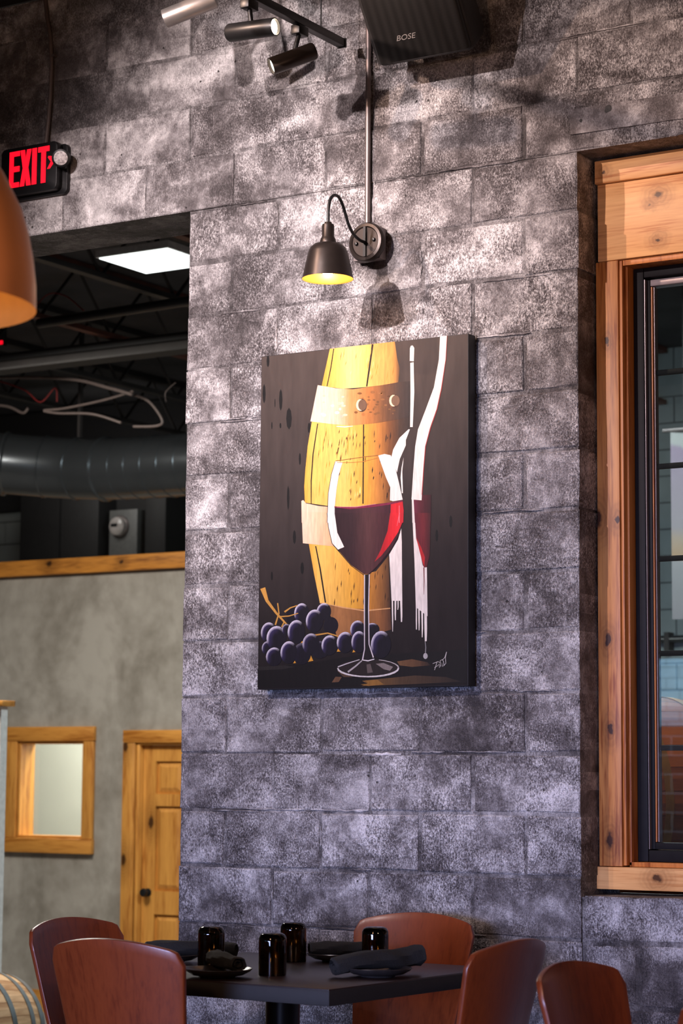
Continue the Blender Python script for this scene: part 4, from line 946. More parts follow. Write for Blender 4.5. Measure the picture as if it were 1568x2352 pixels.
('painted_bottle',5.4,[580.5,275.9,580.2,266.3,582.7,265.9,584.8,275.6],[(0,236,224,214)]),
('painted_bottle',5.4,[590.6,302.3,593.1,248.5,599.9,248.3,599.3,302.1],[(0,236,224,214)]),
('painted_bottle',5.4,[593.1,248.5,594.1,223.8,599.1,223.7,599.9,248.3],[(0,236,224,214)]),
('painted_wine_glass',6.0,[320.0,638.8,395.6,632.3,491.4,637.7,599.7,642.2,603.6,607.8,601.9,567.3,321.1,582.4],[(320,44,22,28),(396,56,30,36),(460,80,46,48),(523,70,32,40),(548,60,24,34),(604,70,24,30)]),
('painted_wine_glass',6.4,[320.8,617.2,602.4,601.4,598.8,566.4,586.4,534.5,555.3,481.9,511.6,435.1,464.3,394.8,443.4,395.7,390.7,429.6,332.3,489.9,361.3,495.6,334.4,544.8],[(322,40,20,24),(397,50,28,32),(460,82,48,48),(524,66,30,36),(603,60,24,30)]),
('painted_wine_glass',7.0,[551.4,636.4,599.7,641.2,603.6,610.5,602.5,567.3,549.9,570.1],[(550,200,30,44),(577,214,30,40),(604,188,36,44)]),
('painted_wine_glass',7.4,[549.7,604.4,602.4,601.4,597.5,565.4,581.4,534.8,549.0,493.1,514.6,456.7,486.3,436.3,511.3,475.9,539.3,542.4],[(486,150,34,40),(543,196,28,38),(577,222,34,44),(603,176,36,44)]),
('painted_wine_glass',8.0,[584.7,627.9,584.4,568.2,588.1,568.0,587.2,627.8],[(0,240,110,120)]),
('painted_wine_glass',8.4,[585.8,602.6,576.3,556.8,577.5,556.6,588.9,601.9],[(0,240,110,120)]),
('painted_wine_glass',8.0,[319.8,636.7,382.8,627.0,382.7,634.7,320.2,641.0],[(0,122,34,62)]),
('painted_wine_glass',8.0,[382.8,627.0,460.1,628.0,459.1,635.7,382.7,634.7],[(0,122,34,62)]),
('painted_wine_glass',8.0,[460.1,628.0,542.7,633.1,541.2,640.7,459.1,635.7],[(0,122,34,62)]),
('painted_wine_glass',8.0,[542.7,633.1,600.2,641.2,599.2,645.5,541.2,640.7],[(0,122,34,62)]),
('painted_wine_glass',8.0,[331.0,637.7,408.5,632.6,408.3,634.8,331.0,638.8],[(0,200,130,140)]),
('painted_wine_glass',8.0,[408.5,632.6,491.4,638.2,491.3,639.3,408.3,634.8],[(0,200,130,140)]),
('painted_wine_glass',8.0,[323.1,801.0,353.0,796.2,337.8,752.9,327.9,698.1,321.3,637.7,321.1,582.4,291.2,584.1,294.8,689.1,307.2,754.9],[(0,236,224,214)]),
('painted_wine_glass',8.4,[290.9,618.9,320.8,617.2,333.1,546.5,361.9,494.5,336.2,486.4,312.7,510.1,296.6,568.8],[(0,236,224,214)]),
('painted_wine_glass',8.0,[499.8,809.2,525.2,812.9,550.5,806.7,569.6,759.5,585.6,704.0,599.7,647.7,560.8,644.5,548.2,648.5,549.2,694.3,532.0,729.2,515.9,768.6],[(0,236,224,214)]),
('painted_wine_glass',8.0,[323.3,801.0,381.6,804.2,381.2,806.4,322.9,803.2],[(0,150,100,50)]),
('painted_wine_glass',8.0,[381.6,804.2,439.4,807.4,439.1,809.6,381.2,806.4],[(0,150,100,50)]),
('painted_wine_glass',8.0,[439.4,807.4,500.0,809.2,499.7,811.4,439.1,809.6],[(0,150,100,50)]),
('painted_wine_glass',8.0,[329.7,795.0,394.4,791.1,394.3,793.4,329.6,797.2],[(0,190,130,60)]),
('painted_wine_glass',8.0,[394.4,791.1,439.6,791.4,439.1,793.6,394.3,793.4],[(0,190,130,60)]),
('painted_wine_glass',8.0,[439.6,791.4,502.1,801.4,501.4,803.5,439.1,793.6],[(0,190,130,60)]),
('painted_wine_glass',7.0,[320.9,800.3,305.0,755.2,306.9,754.7,322.8,799.7],[(0,40,30,28)]),
('painted_wine_glass',7.0,[305.0,755.2,292.5,689.3,294.5,689.0,306.9,754.7],[(0,40,30,28)]),
('painted_wine_glass',7.0,[292.5,689.3,288.9,584.2,290.9,584.0,294.5,689.0],[(0,40,30,28)]),
('painted_wine_glass',7.4,[288.3,619.0,294.0,568.8,296.5,569.0,290.9,619.0],[(0,30,20,20)]),
('painted_wine_glass',7.4,[294.0,568.8,310.2,508.7,312.6,509.4,296.5,569.0],[(0,30,20,20)]),
('painted_wine_glass',7.4,[310.2,508.7,333.9,484.1,335.9,485.5,312.6,509.4],[(0,30,20,20)]),
('painted_wine_glass',7.4,[333.9,484.1,389.9,426.7,391.6,428.2,335.9,485.5],[(0,30,20,20)]),
('painted_wine_glass',7.4,[389.9,426.7,442.6,391.6,444.1,393.3,391.6,428.2],[(0,30,20,20)]),
('painted_wine_glass',7.4,[443.3,391.3,462.3,390.3,460.1,393.1,443.4,394.6],[(0,40,18,24)]),
('painted_wine_glass',7.4,[462.3,390.3,513.0,429.7,510.2,432.0,460.1,393.1],[(0,40,18,24)]),
('painted_wine_glass',7.4,[513.0,429.7,557.0,477.7,553.8,479.6,510.2,432.0],[(0,40,18,24)]),
('painted_wine_glass',7.4,[557.0,477.7,590.6,533.6,587.2,535.2,553.8,479.6],[(0,40,18,24)]),
('painted_wine_glass',8.4,[444.7,393.5,468.8,394.6,465.1,279.7,469.2,144.4,485.9,98.3,437.8,95.5,447.7,134.2,445.4,280.4],[(0,30,24,26)]),
('painted_wine_glass',9.4,[444.7,393.5,444.5,280.4,448.9,280.3,448.5,393.3],[(0,214,202,206)]),
('painted_wine_glass',9.4,[444.5,280.4,446.4,134.3,450.2,134.1,448.9,280.3],[(0,214,202,206)]),
('painted_wine_glass',9.4,[446.4,134.3,437.9,97.0,442.9,96.1,450.2,134.1],[(0,214,202,206)]),
('painted_wine_glass',9.4,[464.4,393.8,461.9,279.8,465.7,279.7,468.2,393.5],[(0,214,202,206)]),
('painted_wine_glass',9.4,[461.9,279.8,464.7,149.8,468.5,150.0,465.7,279.7],[(0,214,202,206)]),
('painted_wine_glass',9.4,[464.7,149.8,482.2,103.0,486.9,104.3,468.5,150.0],[(0,214,202,206)]),
('painted_wine_glass',8.4,[586.1,65.6,583.1,59.0,574.1,52.9,559.6,47.5,540.3,43.1,517.0,39.9,491.0,38.2,463.5,37.9,435.9,39.1,409.6,41.8,385.9,45.9,366.0,51.0,351.0,57.1,341.7,63.7,338.5,70.5,341.6,77.2,350.8,83.4,365.7,88.9,385.5,93.3,409.2,96.4,435.5,98.0,463.1,98.2,490.7,96.9,516.7,94.1,540.0,90.0,559.4,84.8,574.0,78.8,583.1,72.3],[(0,40,32,30)]),
('painted_wine_glass',9.4,[583.3,66.8,579.5,60.0,584.5,55.9,589.0,64.4],[(0,206,198,196)]),
('painted_wine_glass',9.4,[579.5,60.0,568.2,53.9,571.6,48.1,584.5,55.9],[(0,206,198,196)]),
('painted_wine_glass',9.4,[568.2,53.9,549.5,48.2,551.5,42.0,571.6,48.1],[(0,206,198,196)]),
('painted_wine_glass',9.4,[549.5,48.2,524.6,43.7,525.7,37.9,551.5,42.0],[(0,206,198,196)]),
('painted_wine_glass',9.4,[524.6,43.7,495.2,41.0,495.8,35.7,525.7,37.9],[(0,206,198,196)]),
('painted_wine_glass',9.4,[495.2,41.0,463.5,40.3,463.6,35.5,495.8,35.7],[(0,206,198,196)]),
('painted_wine_glass',9.4,[463.5,40.3,431.6,41.9,431.2,37.1,463.6,35.5],[(0,206,198,196)]),
('painted_wine_glass',9.4,[431.6,41.9,401.9,45.7,400.9,40.4,431.2,37.1],[(0,206,198,196)]),
('painted_wine_glass',9.4,[401.9,45.7,376.4,51.2,374.5,45.5,400.9,40.4],[(0,206,198,196)]),
('painted_wine_glass',9.4,[376.4,51.2,357.1,57.9,353.8,52.1,374.5,45.5],[(0,206,198,196)]),
('painted_wine_glass',9.4,[357.1,57.9,345.4,64.5,340.3,60.5,353.8,52.1],[(0,206,198,196)]),
('painted_wine_glass',9.4,[345.4,64.5,340.8,71.4,336.1,69.6,340.3,60.5],[(0,206,198,196)]),
('painted_wine_glass',9.4,[588.7,66.5,584.4,74.2,580.7,71.5,583.6,64.7],[(0,176,166,164)]),
('painted_wine_glass',9.4,[584.4,74.2,573.0,81.2,571.2,78.4,580.7,71.5],[(0,176,166,164)]),
('painted_wine_glass',9.4,[573.0,81.2,555.8,87.4,554.9,84.8,571.2,78.4],[(0,176,166,164)]),
('painted_wine_glass',9.4,[555.8,87.4,533.5,92.7,532.9,90.1,554.9,84.8],[(0,176,166,164)]),
('painted_wine_glass',9.4,[533.5,92.7,507.1,96.4,506.8,94.2,532.9,90.1],[(0,176,166,164)]),
('painted_wine_glass',9.4,[340.6,72.2,375.0,82.6,373.5,86.2,338.8,76.3],[(0,186,178,180)]),
('painted_wine_glass',9.4,[375.0,82.6,428.8,96.6,427.8,99.2,373.5,86.2],[(0,186,178,180)]),
('painted_wine_glass',9.4,[383.2,53.0,414.6,73.4,410.5,77.7,378.5,58.2],[(0,168,160,160)]),
('painted_wine_glass',9.4,[414.6,73.4,439.3,92.4,436.4,95.4,410.5,77.7],[(0,168,160,160)]),
('painted_wine_glass',9.4,[494.8,81.9,526.2,84.0,563.7,69.8,551.3,56.7,526.3,62.5],[(0,128,116,112)]),
('painted_wine_glass',9.4,[456.9,80.0,472.7,82.4,482.4,52.6,460.3,50.3],[(0,92,80,76)]),
('painted_wine_glass',10.4,[437.6,95.0,463.3,90.9,463.0,94.7,438.1,98.2],[(0,220,212,212)]),
('painted_wine_glass',10.4,[463.3,90.9,488.9,96.6,487.9,99.8,463.0,94.7],[(0,220,212,212)]),
('painted_vine',5.4,[7.6,360.4,31.9,314.1,43.6,319.0,29.1,365.7],[(0,196,142,66)]),
('painted_vine',5.4,[31.9,314.1,74.9,268.3,82.0,273.0,43.6,319.0],[(0,196,142,66)]),
('painted_vine',5.4,[74.9,268.3,126.5,221.8,131.3,225.4,82.0,273.0],[(0,196,142,66)]),
('painted_vine',5.4,[80.7,306.4,86.2,270.7,92.1,269.9,86.0,306.8],[(0,196,142,66)]),
('painted_vine',5.4,[86.2,270.7,71.1,230.0,77.5,228.2,92.1,269.9],[(0,196,142,66)]),
('painted_vine',5.4,[95.5,255.7,132.2,257.0,131.3,260.9,95.1,260.1],[(0,196,142,66)]),
('painted_vine',5.4,[132.2,257.0,171.9,266.0,170.7,269.2,131.3,260.9],[(0,196,142,66)]),
('painted_vine',5.4,[115.4,271.2,139.3,286.1,136.8,290.1,110.7,276.7],[(0,196,142,66)]),
('painted_vine',5.4,[139.3,286.1,168.3,293.8,167.1,297.0,136.8,290.1],[(0,196,142,66)]),
('painted_vine',5.4,[104.1,220.1,115.8,240.8,111.0,242.8,99.3,222.1],[(0,196,142,66)]),
('painted_vine',5.4,[238.2,184.8,296.0,191.1,296.2,196.0,237.2,190.2],[(0,196,142,66)]),
('painted_vine',5.4,[296.0,191.1,339.4,179.3,340.8,183.5,296.2,196.0],[(0,196,142,66)]),
('painted_vine',5.4,[214.5,94.8,236.6,97.7,225.3,118.7],[(0,214,148,52)]),
('painted_vine',5.4,[152.2,90.7,164.0,91.5,158.7,99.9],[(0,214,148,52)]),
('painted_vine',5.4,[334.1,127.7,349.5,127.3,340.4,140.6],[(0,214,148,52)]),
('painted_vine',5.4,[398.2,123.4,423.6,126.6,404.5,136.3],[(0,214,148,52)]),
('painted_vine',5.4,[180.4,159.3,193.5,162.3,189.5,169.0],[(0,214,148,52)]),
('painted_signature',5.4,[721.3,76.9,742.4,83.8,742.1,85.6,720.5,78.6],[(0,190,182,178)]),
('painted_signature',5.4,[742.4,83.8,746.4,79.8,747.8,81.0,742.1,85.6],[(0,190,182,178)]),
('painted_signature',5.4,[737.0,84.1,732.8,72.0,734.7,71.4,739.0,83.5],[(0,190,182,178)]),
('painted_signature',5.4,[732.8,72.0,726.7,55.7,728.7,55.1,734.7,71.4],[(0,190,182,178)]),
('painted_signature',5.4,[728.2,63.1,739.9,69.3,738.6,70.7,727.1,64.7],[(0,190,182,178)]),
('painted_signature',5.4,[739.9,69.3,745.2,75.6,746.6,76.9,738.6,70.7],[(0,190,182,178)]),
('painted_signature',5.4,[745.2,75.6,746.1,63.4,748.2,63.6,746.6,76.9],[(0,190,182,178)]),
('painted_signature',5.4,[748.5,87.2,751.2,65.5,752.8,66.6,750.6,87.3],[(0,190,182,178)]),
('painted_signature',5.4,[751.2,65.5,756.9,78.3,756.8,80.0,752.8,66.6],[(0,190,182,178)]),
('painted_signature',5.4,[756.9,78.3,759.5,66.2,761.5,66.6,756.8,80.0],[(0,190,182,178)]),
('painted_signature',5.4,[751.2,86.9,757.7,89.9,758.3,91.6,750.3,88.5],[(0,190,182,178)]),
('painted_signature',5.4,[757.7,89.9,761.9,84.1,763.9,84.5,758.3,91.6],[(0,190,182,178)]),
('painted_signature',5.4,[761.9,84.1,763.9,70.0,765.5,71.1,763.9,84.5],[(0,190,182,178)]),
('painted_signature',5.4,[763.9,70.0,771.0,75.6,769.4,76.8,765.5,71.1],[(0,190,182,178)]),
('painted_signature',5.4,[760.0,89.0,768.6,97.0,766.8,97.8,758.5,90.3],[(0,190,182,178)]),
('painted_signature',5.4,[768.6,97.0,775.9,116.5,774.0,117.1,766.8,97.8],[(0,190,182,178)]),
('painted_signature',5.4,[773.9,117.0,769.1,97.4,771.2,97.3,776.0,116.6],[(0,190,182,178)]),
('painted_signature',5.4,[769.1,97.4,771.0,78.0,773.0,77.6,771.2,97.3],[(0,190,182,178)]),
('painted_signature',5.4,[771.0,78.0,762.8,70.1,764.3,68.9,773.0,77.6],[(0,190,182,178)]),
]
GRAPES = [(0.1516,0.26,0.0303,0.0365,0),(0.1858,0.2671,0.0315,0.0354,1),(0.2792,0.2696,0.0305,0.0302,1),(0.3088,0.2194,0.031,0.0306,0),(0.2404,0.2379,0.0365,0.0407,1),(0.046,0.2022,0.0334,0.0367,0.9),(0.04,0.1468,0.0227,0.0244,0.7),(0.0796,0.1818,0.0425,0.0433,1),(0.1224,0.2111,0.0199,0.0199,0.6),(0.1641,0.2016,0.0368,0.042,1),(0.2642,0.1359,0.0389,0.0306,0.15),(0.1893,0.1239,0.038,0.0385,0.15),(0.0704,0.1156,0.0346,0.0332,0.9),(0.1333,0.1296,0.0356,0.0398,1),(0.2263,0.1571,0.0358,0.0373,0.75),(0.3042,0.1507,0.0336,0.035,1.2),(0.4783,0.2009,0.0302,0.0227,0.8),(0.4193,0.2026,0.0305,0.0314,1),(0.3685,0.1589,0.0345,0.037,1.2),(0.4247,0.1591,0.0304,0.0379,1.1),(0.5145,0.1476,0.0407,0.0474,0.9)]

# ------------------------------------------------------------------ setting: block wall
rng = random.Random(11)
BH, BW, DEP = .2032, .4064, .30
TOP = 17 * BH          # underside of both lintels, 3.4544
PW = 4 * BW            # pier width 1.6256
core = MB()
core.box(.004, PW - .004, .0042, DEP - .006, 0, TOP)
core.box(-4.6, .0, .0012, DEP - .004, TOP + .002, 4.42)
core.box(.0, 4.6, .0042, DEP - .006, TOP + .002, 4.42)
core.box(PW, 4.6, .0075, DEP - .006, 0, .955)
core.box(-4.6, -3.4, .004, DEP - .004, -.43, TOP + .002)
core.box(3.45, 4.6, .004, DEP - .004, .955, TOP + .002)
wall = tag(part('wall_back', core, M['mortar']), kind='structure')


def block_mesh(wd, ht, dp, seed, j=.004):
    rg = random.Random(seed)
    out = []
    nl = 4 if wd > .3 else 2
    cs = [(-wd / 2, -ht / 2), (wd / 2, -ht / 2), (wd / 2, ht / 2), (-wd / 2, ht / 2)]
    for i in range(4):
        a, b = cs[i], cs[(i + 1) % 4]
        n = nl if i % 2 == 0 else 2
        for k in range(n):
            t = k / n
            out.append((a[0] + (b[0] - a[0]) * t, a[1] + (b[1] - a[1]) * t))
    n = len(out)
    outer = [(x * (1 - rg.uniform(0, j) * 2 / wd), z * (1 - rg.uniform(0, j) * 2 / ht)) for x, z in out]
    be = .003
    inner = [(x - math.copysign(be * .8 + rg.uniform(0, .004), x) if abs(x) > wd * .45 else x, z - math.copysign(be * .8 + rg.uniform(0, .004), z) if abs(z) > ht * .4 else z) for x, z in outer]
    fy = rg.uniform(-.002, .002)
    vs = [(x, fy, z) for x, z in inner] + [(x, be + fy, z) for x, z in outer] + [(x, dp, z) for x, z in outer]
    fs = [tuple(range(n))]
    for a in (0, n):
        fs += [(a + (i + 1) % n, a + i, a + n + i, a + n + (i + 1) % n) for i in range(n)]
    me = bpy.data.meshes.new('block')
    me.from_pydata(vs, [], fs)
    bm = bmesh.new()
    bm.from_mesh(me)
    bmesh.ops.recalc_face_normals(bm, faces=bm.faces)
    bm.to_mesh(me)
    bm.free()
    return me


BLK = {}


def block(x0, x1, z0, z1, m, y=0.0, gap=.006, variant=None, dep=DEP):
    gap = gap * rng.choice((.5, .9, 1.5, 2.2))
    wd, ht = round(x1 - x0 - gap, 4), round(z1 - z0 - gap, 4)
    k = (wd, ht, m.name, (rng.randrange(9) if variant is None else variant), dep)
    if k not in BLK:
        me = block_mesh(wd, ht, dep, hash(k[:2] + (k[3],)) & 0xffff)
        me.materials.append(m)
        BLK[k] = me
    o = bpy.data.objects.new('block', BLK[k])
    COL.objects.link(o)
    o.parent = wall
    o.location = ((x0 + x1) / 2, y, (z0 + z1) / 2)
    return o


for j in range(17):                                    # pier
    z0 = j * BH
    xs = [0, BW, 2 * BW, 3 * BW, PW] if j % 2 == 0 else [0, BW / 2, BW * 1.5, BW * 2.5, BW * 3.5, PW]
    for a, b in zip(xs[:-1], xs[1:]):
        ea = -.0035 if a == 0 else 0
        eb = .0035 if b == PW else 0
        block(a + ea, b + eb, z0, z0 + BH, M['block'], rng.uniform(-.001, .002))
for j in range(17, 22):                                # courses over the openings
    z0 = j * BH
    z1 = min(z0 + BH, 4.42)
    x = -4.4704 - (BW / 2 if j % 2 else 0)
    while x < 4.2:
        a = max(x, -4.55)
        left = x + BW <= .25
        block(a, x + BW, z0, z1, M['block_smooth'] if left else M['block'], rng.uniform(-.0006, .0006) if left else rng.uniform(-.001, .002), gap=.002 if left else .006)
        x += BW
for j in range(5):                                     # below the window
    z0 = j * BH
    z1 = min(z0 + BH, .966)
    x = PW - (BW / 2 if j % 2 else 0)
    while x < 4.2:
        block(max(x, PW + .002), x + BW, z0, z1, M['block'], .004 + rng.uniform(0, .002), gap=.009)
        x += BW

SMEAR = []
for k in range(9):                                     # ragged lips of mortar squeezed out of the joints
    rg = random.Random(50 + k)
    L = rg.uniform(.09, .3)
    n = 9
    pts = [(-L / 2 + L * i / (n - 1), rg.uniform(-.0006, .0012), rg.uniform(-.002, .002)) for i in range(n)]
    rad = [.0012] + [rg.uniform(.0018, .0048) for _ in range(n - 2)] + [.0012]
    me = MB().tube(pts, rad, 6).mesh('mortar_lip', True)
    me.materials.append(M['mortar_light'])
    SMEAR.append(me)


def smear(x, z, upright=False):
    o = bpy.data.objects.new('mortar_lip', SMEAR[rng.randrange(9)])
    COL.objects.link(o)
    o.parent = wall
    o.location = (x, .001, z)
    o.rotation_euler = (0, R(90) if upright else 0, 0)
    o.scale = (rng.uniform(.35, .6) if upright else rng.uniform(.6, 1.1), 1, rng.uniform(.7, 1.3))


for _ in range(58):
    j = rng.randrange(3, 21)
    if rng.random() < .62:
        x = rng.uniform(.12, 1.5) if j < 17 else rng.uniform(.1, 2.2)
        smear(x, j * BH + rng.choice((-.004, .004)))
    else:
        k = rng.randrange(1, 4) if j < 17 else rng.randrange(0, 5)
        smear(k * BW + (0 if j % 2 == 0 else BW / 2) + rng.choice((-.004, .004)), j * BH + BH / 2 + rng.uniform(-.04, .04), True)

patch = part('mortar_patch', MB().prism([(1.6, 3.515), (2.35, 3.505), (2.35, 3.6), (1.98, 3.598), (1.602, 3.604)], -.0055, .002), M['mortar_light'], wall, bevel=.0015)
for px_, pz_, pr_ in ((1.642, 3.558, .006), (1.745, 3.585, .013), (1.738, 3.578, .008)):
    part('hole', MB().lathe([(0, 0), (pr_ * .6, .0006), (pr_, 0)], (px_, -.0057, pz_), (0, -1, 0), 9), M['black_matte'], patch)

tag(part('floor', MB().box(-9, 9, -16, .3, -.12, 0), M['floor']), kind='structure')
tag(part('floor_back_room', MB().box(-10, 9, .3, 9.2, -.55, -.43), M['concrete']), kind='structure')
tag(part('ceiling', MB().box(-9, 9, -9, .0, 4.425, 4.5), M['ceiling']), kind='structure')
tag(part('ceiling_back_room', MB().box(-10, 9, .3, 9.2, 4.62, 4.7), M['deck']), kind='structure')

# plaster partition wall of the back room with window and door openings (front face y = 6.8)
pw = MB()
WX0, WX1, WZ0, WZ1 = -6.50, -5.855, .865, 1.60
DX0, DX1, DZ1 = -5.36, -4.50, 1.60
for a, b, c, d in [(-9, WX0, -.43, 2.87), (WX0, WX1, -.43, WZ0), (WX0, WX1, WZ1, 2.87), (WX1, DX0, -.43, 2.87), (DX0, DX1, DZ1, 2.87), (DX1, 6, -.43, 2.3 if False else 2.87)]:
    if a >= DX1:
        b = -3.4
    pw.box(a, b, 6.8, 6.95, c, d)
tag(part('wall_partition', pw, M['plaster']), kind='structure')
tag(part('trim_1', MB().box(-9, -3.4, 6.74, 7.0, 2.875, 2.995), M['beam'], bevel=.006), kind='structure')
tag(part('baseboard_partition', MB().box(-9, DX0 - .12, 6.775, 6.799, -.43, -.27), M['pine2_h']), kind='structure')
# office behind the small window
of = MB().box(-9, -5.4, 8.3, 8.4, -.43, 2.8).box(-9, -5.4, 6.96, 9.0, 2.78, 2.86).box(-5.5, -5.4, 6.96, 8.3, -.43, 2.78)
tag(part('wall_office', of, M['office']), kind='structure')

# far wall of painted blocks (y = 9)
fw = tag(part('wall_far', MB().box(-10, 9, 9.012, 9.2, -.43, 4.62), plain('far_mortar', (.10, .105, .105), .8)), kind='structure')
FB = {}


def far_block(x0, x1, z0, z1):
    k = (round(x1 - x0, 3), round(z1 - z0, 3))
    if k not in FB:
        mb = MB().box(-k[0] / 2 + .006, k[0] / 2 - .006, 0, .012, -k[1] / 2 + .006, k[1] / 2 - .006)
        me = mb.mesh('far_block')
        me.materials.append(M['greyblock'])
        FB[k] = me
    o = bpy.data.objects.new('block', FB[k])
    COL.objects.link(o)
    o.parent = fw
    o.location = ((x0 + x1) / 2, 9.0, (z0 + z1) / 2)


for j in range(7, 25):
    z0 = -.43 + j * BH
    x = -3.2 - (BW / 2 if j % 2 else 0)
    while x < -.9:
        far_block(x, x + BW, z0, z0 + BH)
        x += BW
for j in range(16, 25):
    z0 = -.43 + j * BH
    x = -9.2 - (BW / 2 if j % 2 else 0)
    while x < -5.6:
        far_block(x, x + BW, z0, z0 + BH)
        x += BW

# ------------------------------------------------------------------ timber framed window in the block wall
win = thing('window_1', kind='structure', loc=(2.5, .2, .968))
tag(win, 'black framed window with knotty pine casing beside the block pier')
XR = 3.44
part('head_cap', MB().box(1.632, XR - .01, .118, .29, 3.366, 3.447), M['pine_h'], win, bevel=.003)
part('head_casing', MB().box(1.637, XR - .015, .13, .29, 3.096, 3.364), M['pine_h'], win, bevel=.002)
part('side_casing', MB().box(1.629, 1.712, .13, .29, 1.052, 3.094), M['pine_v'], win, bevel=.002)
part('side_casing', MB().box(XR - .1, XR - .015, .13, .29, 1.052, 3.094), M['pine_v'], win, bevel=.002)
part('jamb', MB().box(1.713, 1.724, .138, .29, 1.055, 3.092), M['jamb'], win, bevel=.001)
part('jamb', MB().box(1.725, 1.733, .16, .29, 1.055, 3.085), M['jamb'], win, bevel=.001)
part('jamb', MB().box(1.725, XR - .1, .142, .29, 3.075, 3.094), M['jamb'], win, bevel=.001)
part('sill', MB().box(1.622, XR - .01, .122, .29, .976, 1.05), M['pine_h'], win, bevel=.003)
part('sill_board', MB().box(1.725, XR - .1, .16, .29, 1.051, 1.066), M['jamb'], win, bevel=.001)
fr = MB()
fr.box(1.734, 1.772, .205, .285, 1.067, 3.074)
part('frame', fr, M['frame_black'], win, bevel=.003)
part('frame', MB().box(1.773, XR - .11, .205, .285, 1.067, 1.105), M['frame_black'], win, bevel=.003)
part('frame', MB().box(1.773, XR - .11, .205, .285, 3.04, 3.074), M['frame_black'], win, bevel=.003)
M['trim_grey'] = plain('frame_edge_grey', (.30, .25, .26), .35, .3)
part('sash', MB().box(1.776, 1.79, .222, .27, 1.108, 3.034), M['frame_black'], win, bevel=.002)
part('sash', MB().box(1.79, XR - .12, .222, .27, 1.108, 1.13), M['frame_black'], win, bevel=.002)
part('sash', MB().box(1.79, XR - .12, .222, .27, 3.012, 3.034), M['trim_grey'], win, bevel=.002)
part('glazing_strip', MB().box(1.7735, 1.7755, .208, .26, 1.108, 3.034), M['trim_grey'], win)  # grey strip painted as the highlight along the frame edge
part('glazing_strip', MB().box(1.7905, 1.794, .226, .262, 1.132, 3.01), M['jamb'], win)  # pine-coloured strip painted as wood reflected beside the frame
part('glazing_strip', MB().box(1.7955, 1.7985, .235, .262, 1.132, 3.01), M['trim_grey'], win)
part('pane', MB().box(1.799, XR - .125, .24, .245, 1.13, 3.012), M['pane'], win)
for z in (2.715, 2.393, 2.078, 1.759, 1.443):
    part('muntin', MB().box(1.7945, XR - .125, .246, .262, z - .009, z + .009), M['frame_black'], win, bevel=.002)
part('muntin', MB().box(2.5, 2.518, .246, .262, 1.13, 3.012), M['frame_black'], win, bevel=.002)

# ------------------------------------------------------------------ back room window and door
w2 = thing('window_2', kind='structure', loc=(-6.18, 6.8, .76))
tag(w2, 'small pine framed office window in the grey plaster wall')
part('head_casing', MB().box(-6.615, -5.752, 6.765, 6.799, 1.60, 1.71), M['pine2_h'], w2, bevel=.004)
part('sill', MB().box(-6.66, -5.752, 6.755, 6.799, .755, .865), M['pine2_h'], w2, bevel=.004)
part('side_casing', MB().box(-6.615, -6.505, 6.77, 6.799, .866, 1.599), M['pine2_v'], w2, bevel=.004)
part('side_casing', MB().box(-5.853, -5.757, 6.77, 6.799, .866, 1.599), M['pine2_v'], w2, bevel=.004)
part('jamb', MB().box(-6.5, -6.48, 6.79, 6.96, .885, 1.58), M['pine2_v'], w2)
part('jamb', MB().box(-5.875, -5.855, 6.79, 6.96, .885, 1.58), M['pine2_v'], w2)
part('jamb', MB().box(-6.5, -5.855, 6.79, 6.96, 1.58, 1.6), M['pine2_h'], w2)
part('jamb', MB().box(-6.5, -5.855, 6.79, 6.96, .865, .885), M['pine2_h'], w2)
part('pane', MB().box(-6.48, -5.875, 6.9, 6.906, .885, 1.58), M['pane2'], w2)

d1 = thing('door_1', kind='structure', loc=(-4.93, 6.8, -.43))
tag(d1, 'six panel pine door with black knob in the grey plaster wall')
part('casing', MB().box(-5.475, -5.365, 6.765, 6.799, -.43, 1.585), M['pine2_v'], d1, bevel=.005)
part('casing', MB().box(-5.475, -4.39, 6.762, 6.799, 1.586, 1.68), M['pine2_h'], d1, bevel=.005)
part('casing', MB().box(-4.495, -4.39, 6.765, 6.799, -.43, 1.585), M['pine2_v'], d1, bevel=.005)
part('jamb', MB().box(-5.36, -5.33, 6.785, 6.95, -.43, 1.585), M['pine2_v'], d1, bevel=.004)
part('jamb', MB().box(-5.33, -4.5, 6.785, 6.95, 1.57, 1.59), M['pine2_h'], d1)
leaf = MB()
X0, X1, Y0, Y1 = -5.325, -4.51, 6.83, 6.87
st = .115
leaf.box(X0, X0 + st, Y0, Y1, -.42, 1.565).box(X1 - st, X1, Y0, Y1, -.42, 1.565)
xm = (X0 + X1) / 2
leaf.box(xm - .055, xm + .055, Y0, Y1, -.42, 1.565)
rails = [(-.42, -.2), (.33, .5), (1.12, 1.21), (1.45, 1.565)]
for a, b in rails:
    leaf.box(X0 + st, xm - .055, Y0, Y1, a, b).box(xm + .055, X1 - st, Y0, Y1, a, b)
lf = part('leaf', leaf, M['pine2_v'], d1)
for (a, b) in ((-.2, .33), (.5, 1.12), (1.21, 1.45)):
    for x0, x1 in ((X0 + st, xm - .055), (xm + .055, X1 - st)):
        p = MB()
        i = .045
        p.add([(x0, Y1 - .012, a), (x1, Y1 - .012, a), (x1, Y1 - .012, b), (x0, Y1 - .012, b), (x0 + i, Y0 + .008, a + i), (x1 - i, Y0 + .008, a + i), (x1 - i, Y0 + .008, b - i), (x0 + i, Y0 + .008, b - i)],
              [(4, 5, 6, 7), (0, 1, 5, 4), (1, 2, 6, 5), (2, 3, 7, 6), (3, 0, 4, 7)])
        part('panel', p, M['pine2_v'], lf)
kb = MB().lathe([(.0, 0), (.03, 0), (.03, .008), (.012, .012), (.012, .03), (.028, .04), (.033, .055), (.027, .07), (.0, .075)], (-5.265, Y0, .487), (0, -1, 0), 20)
part('knob', kb, M['black'], lf, smooth=True)

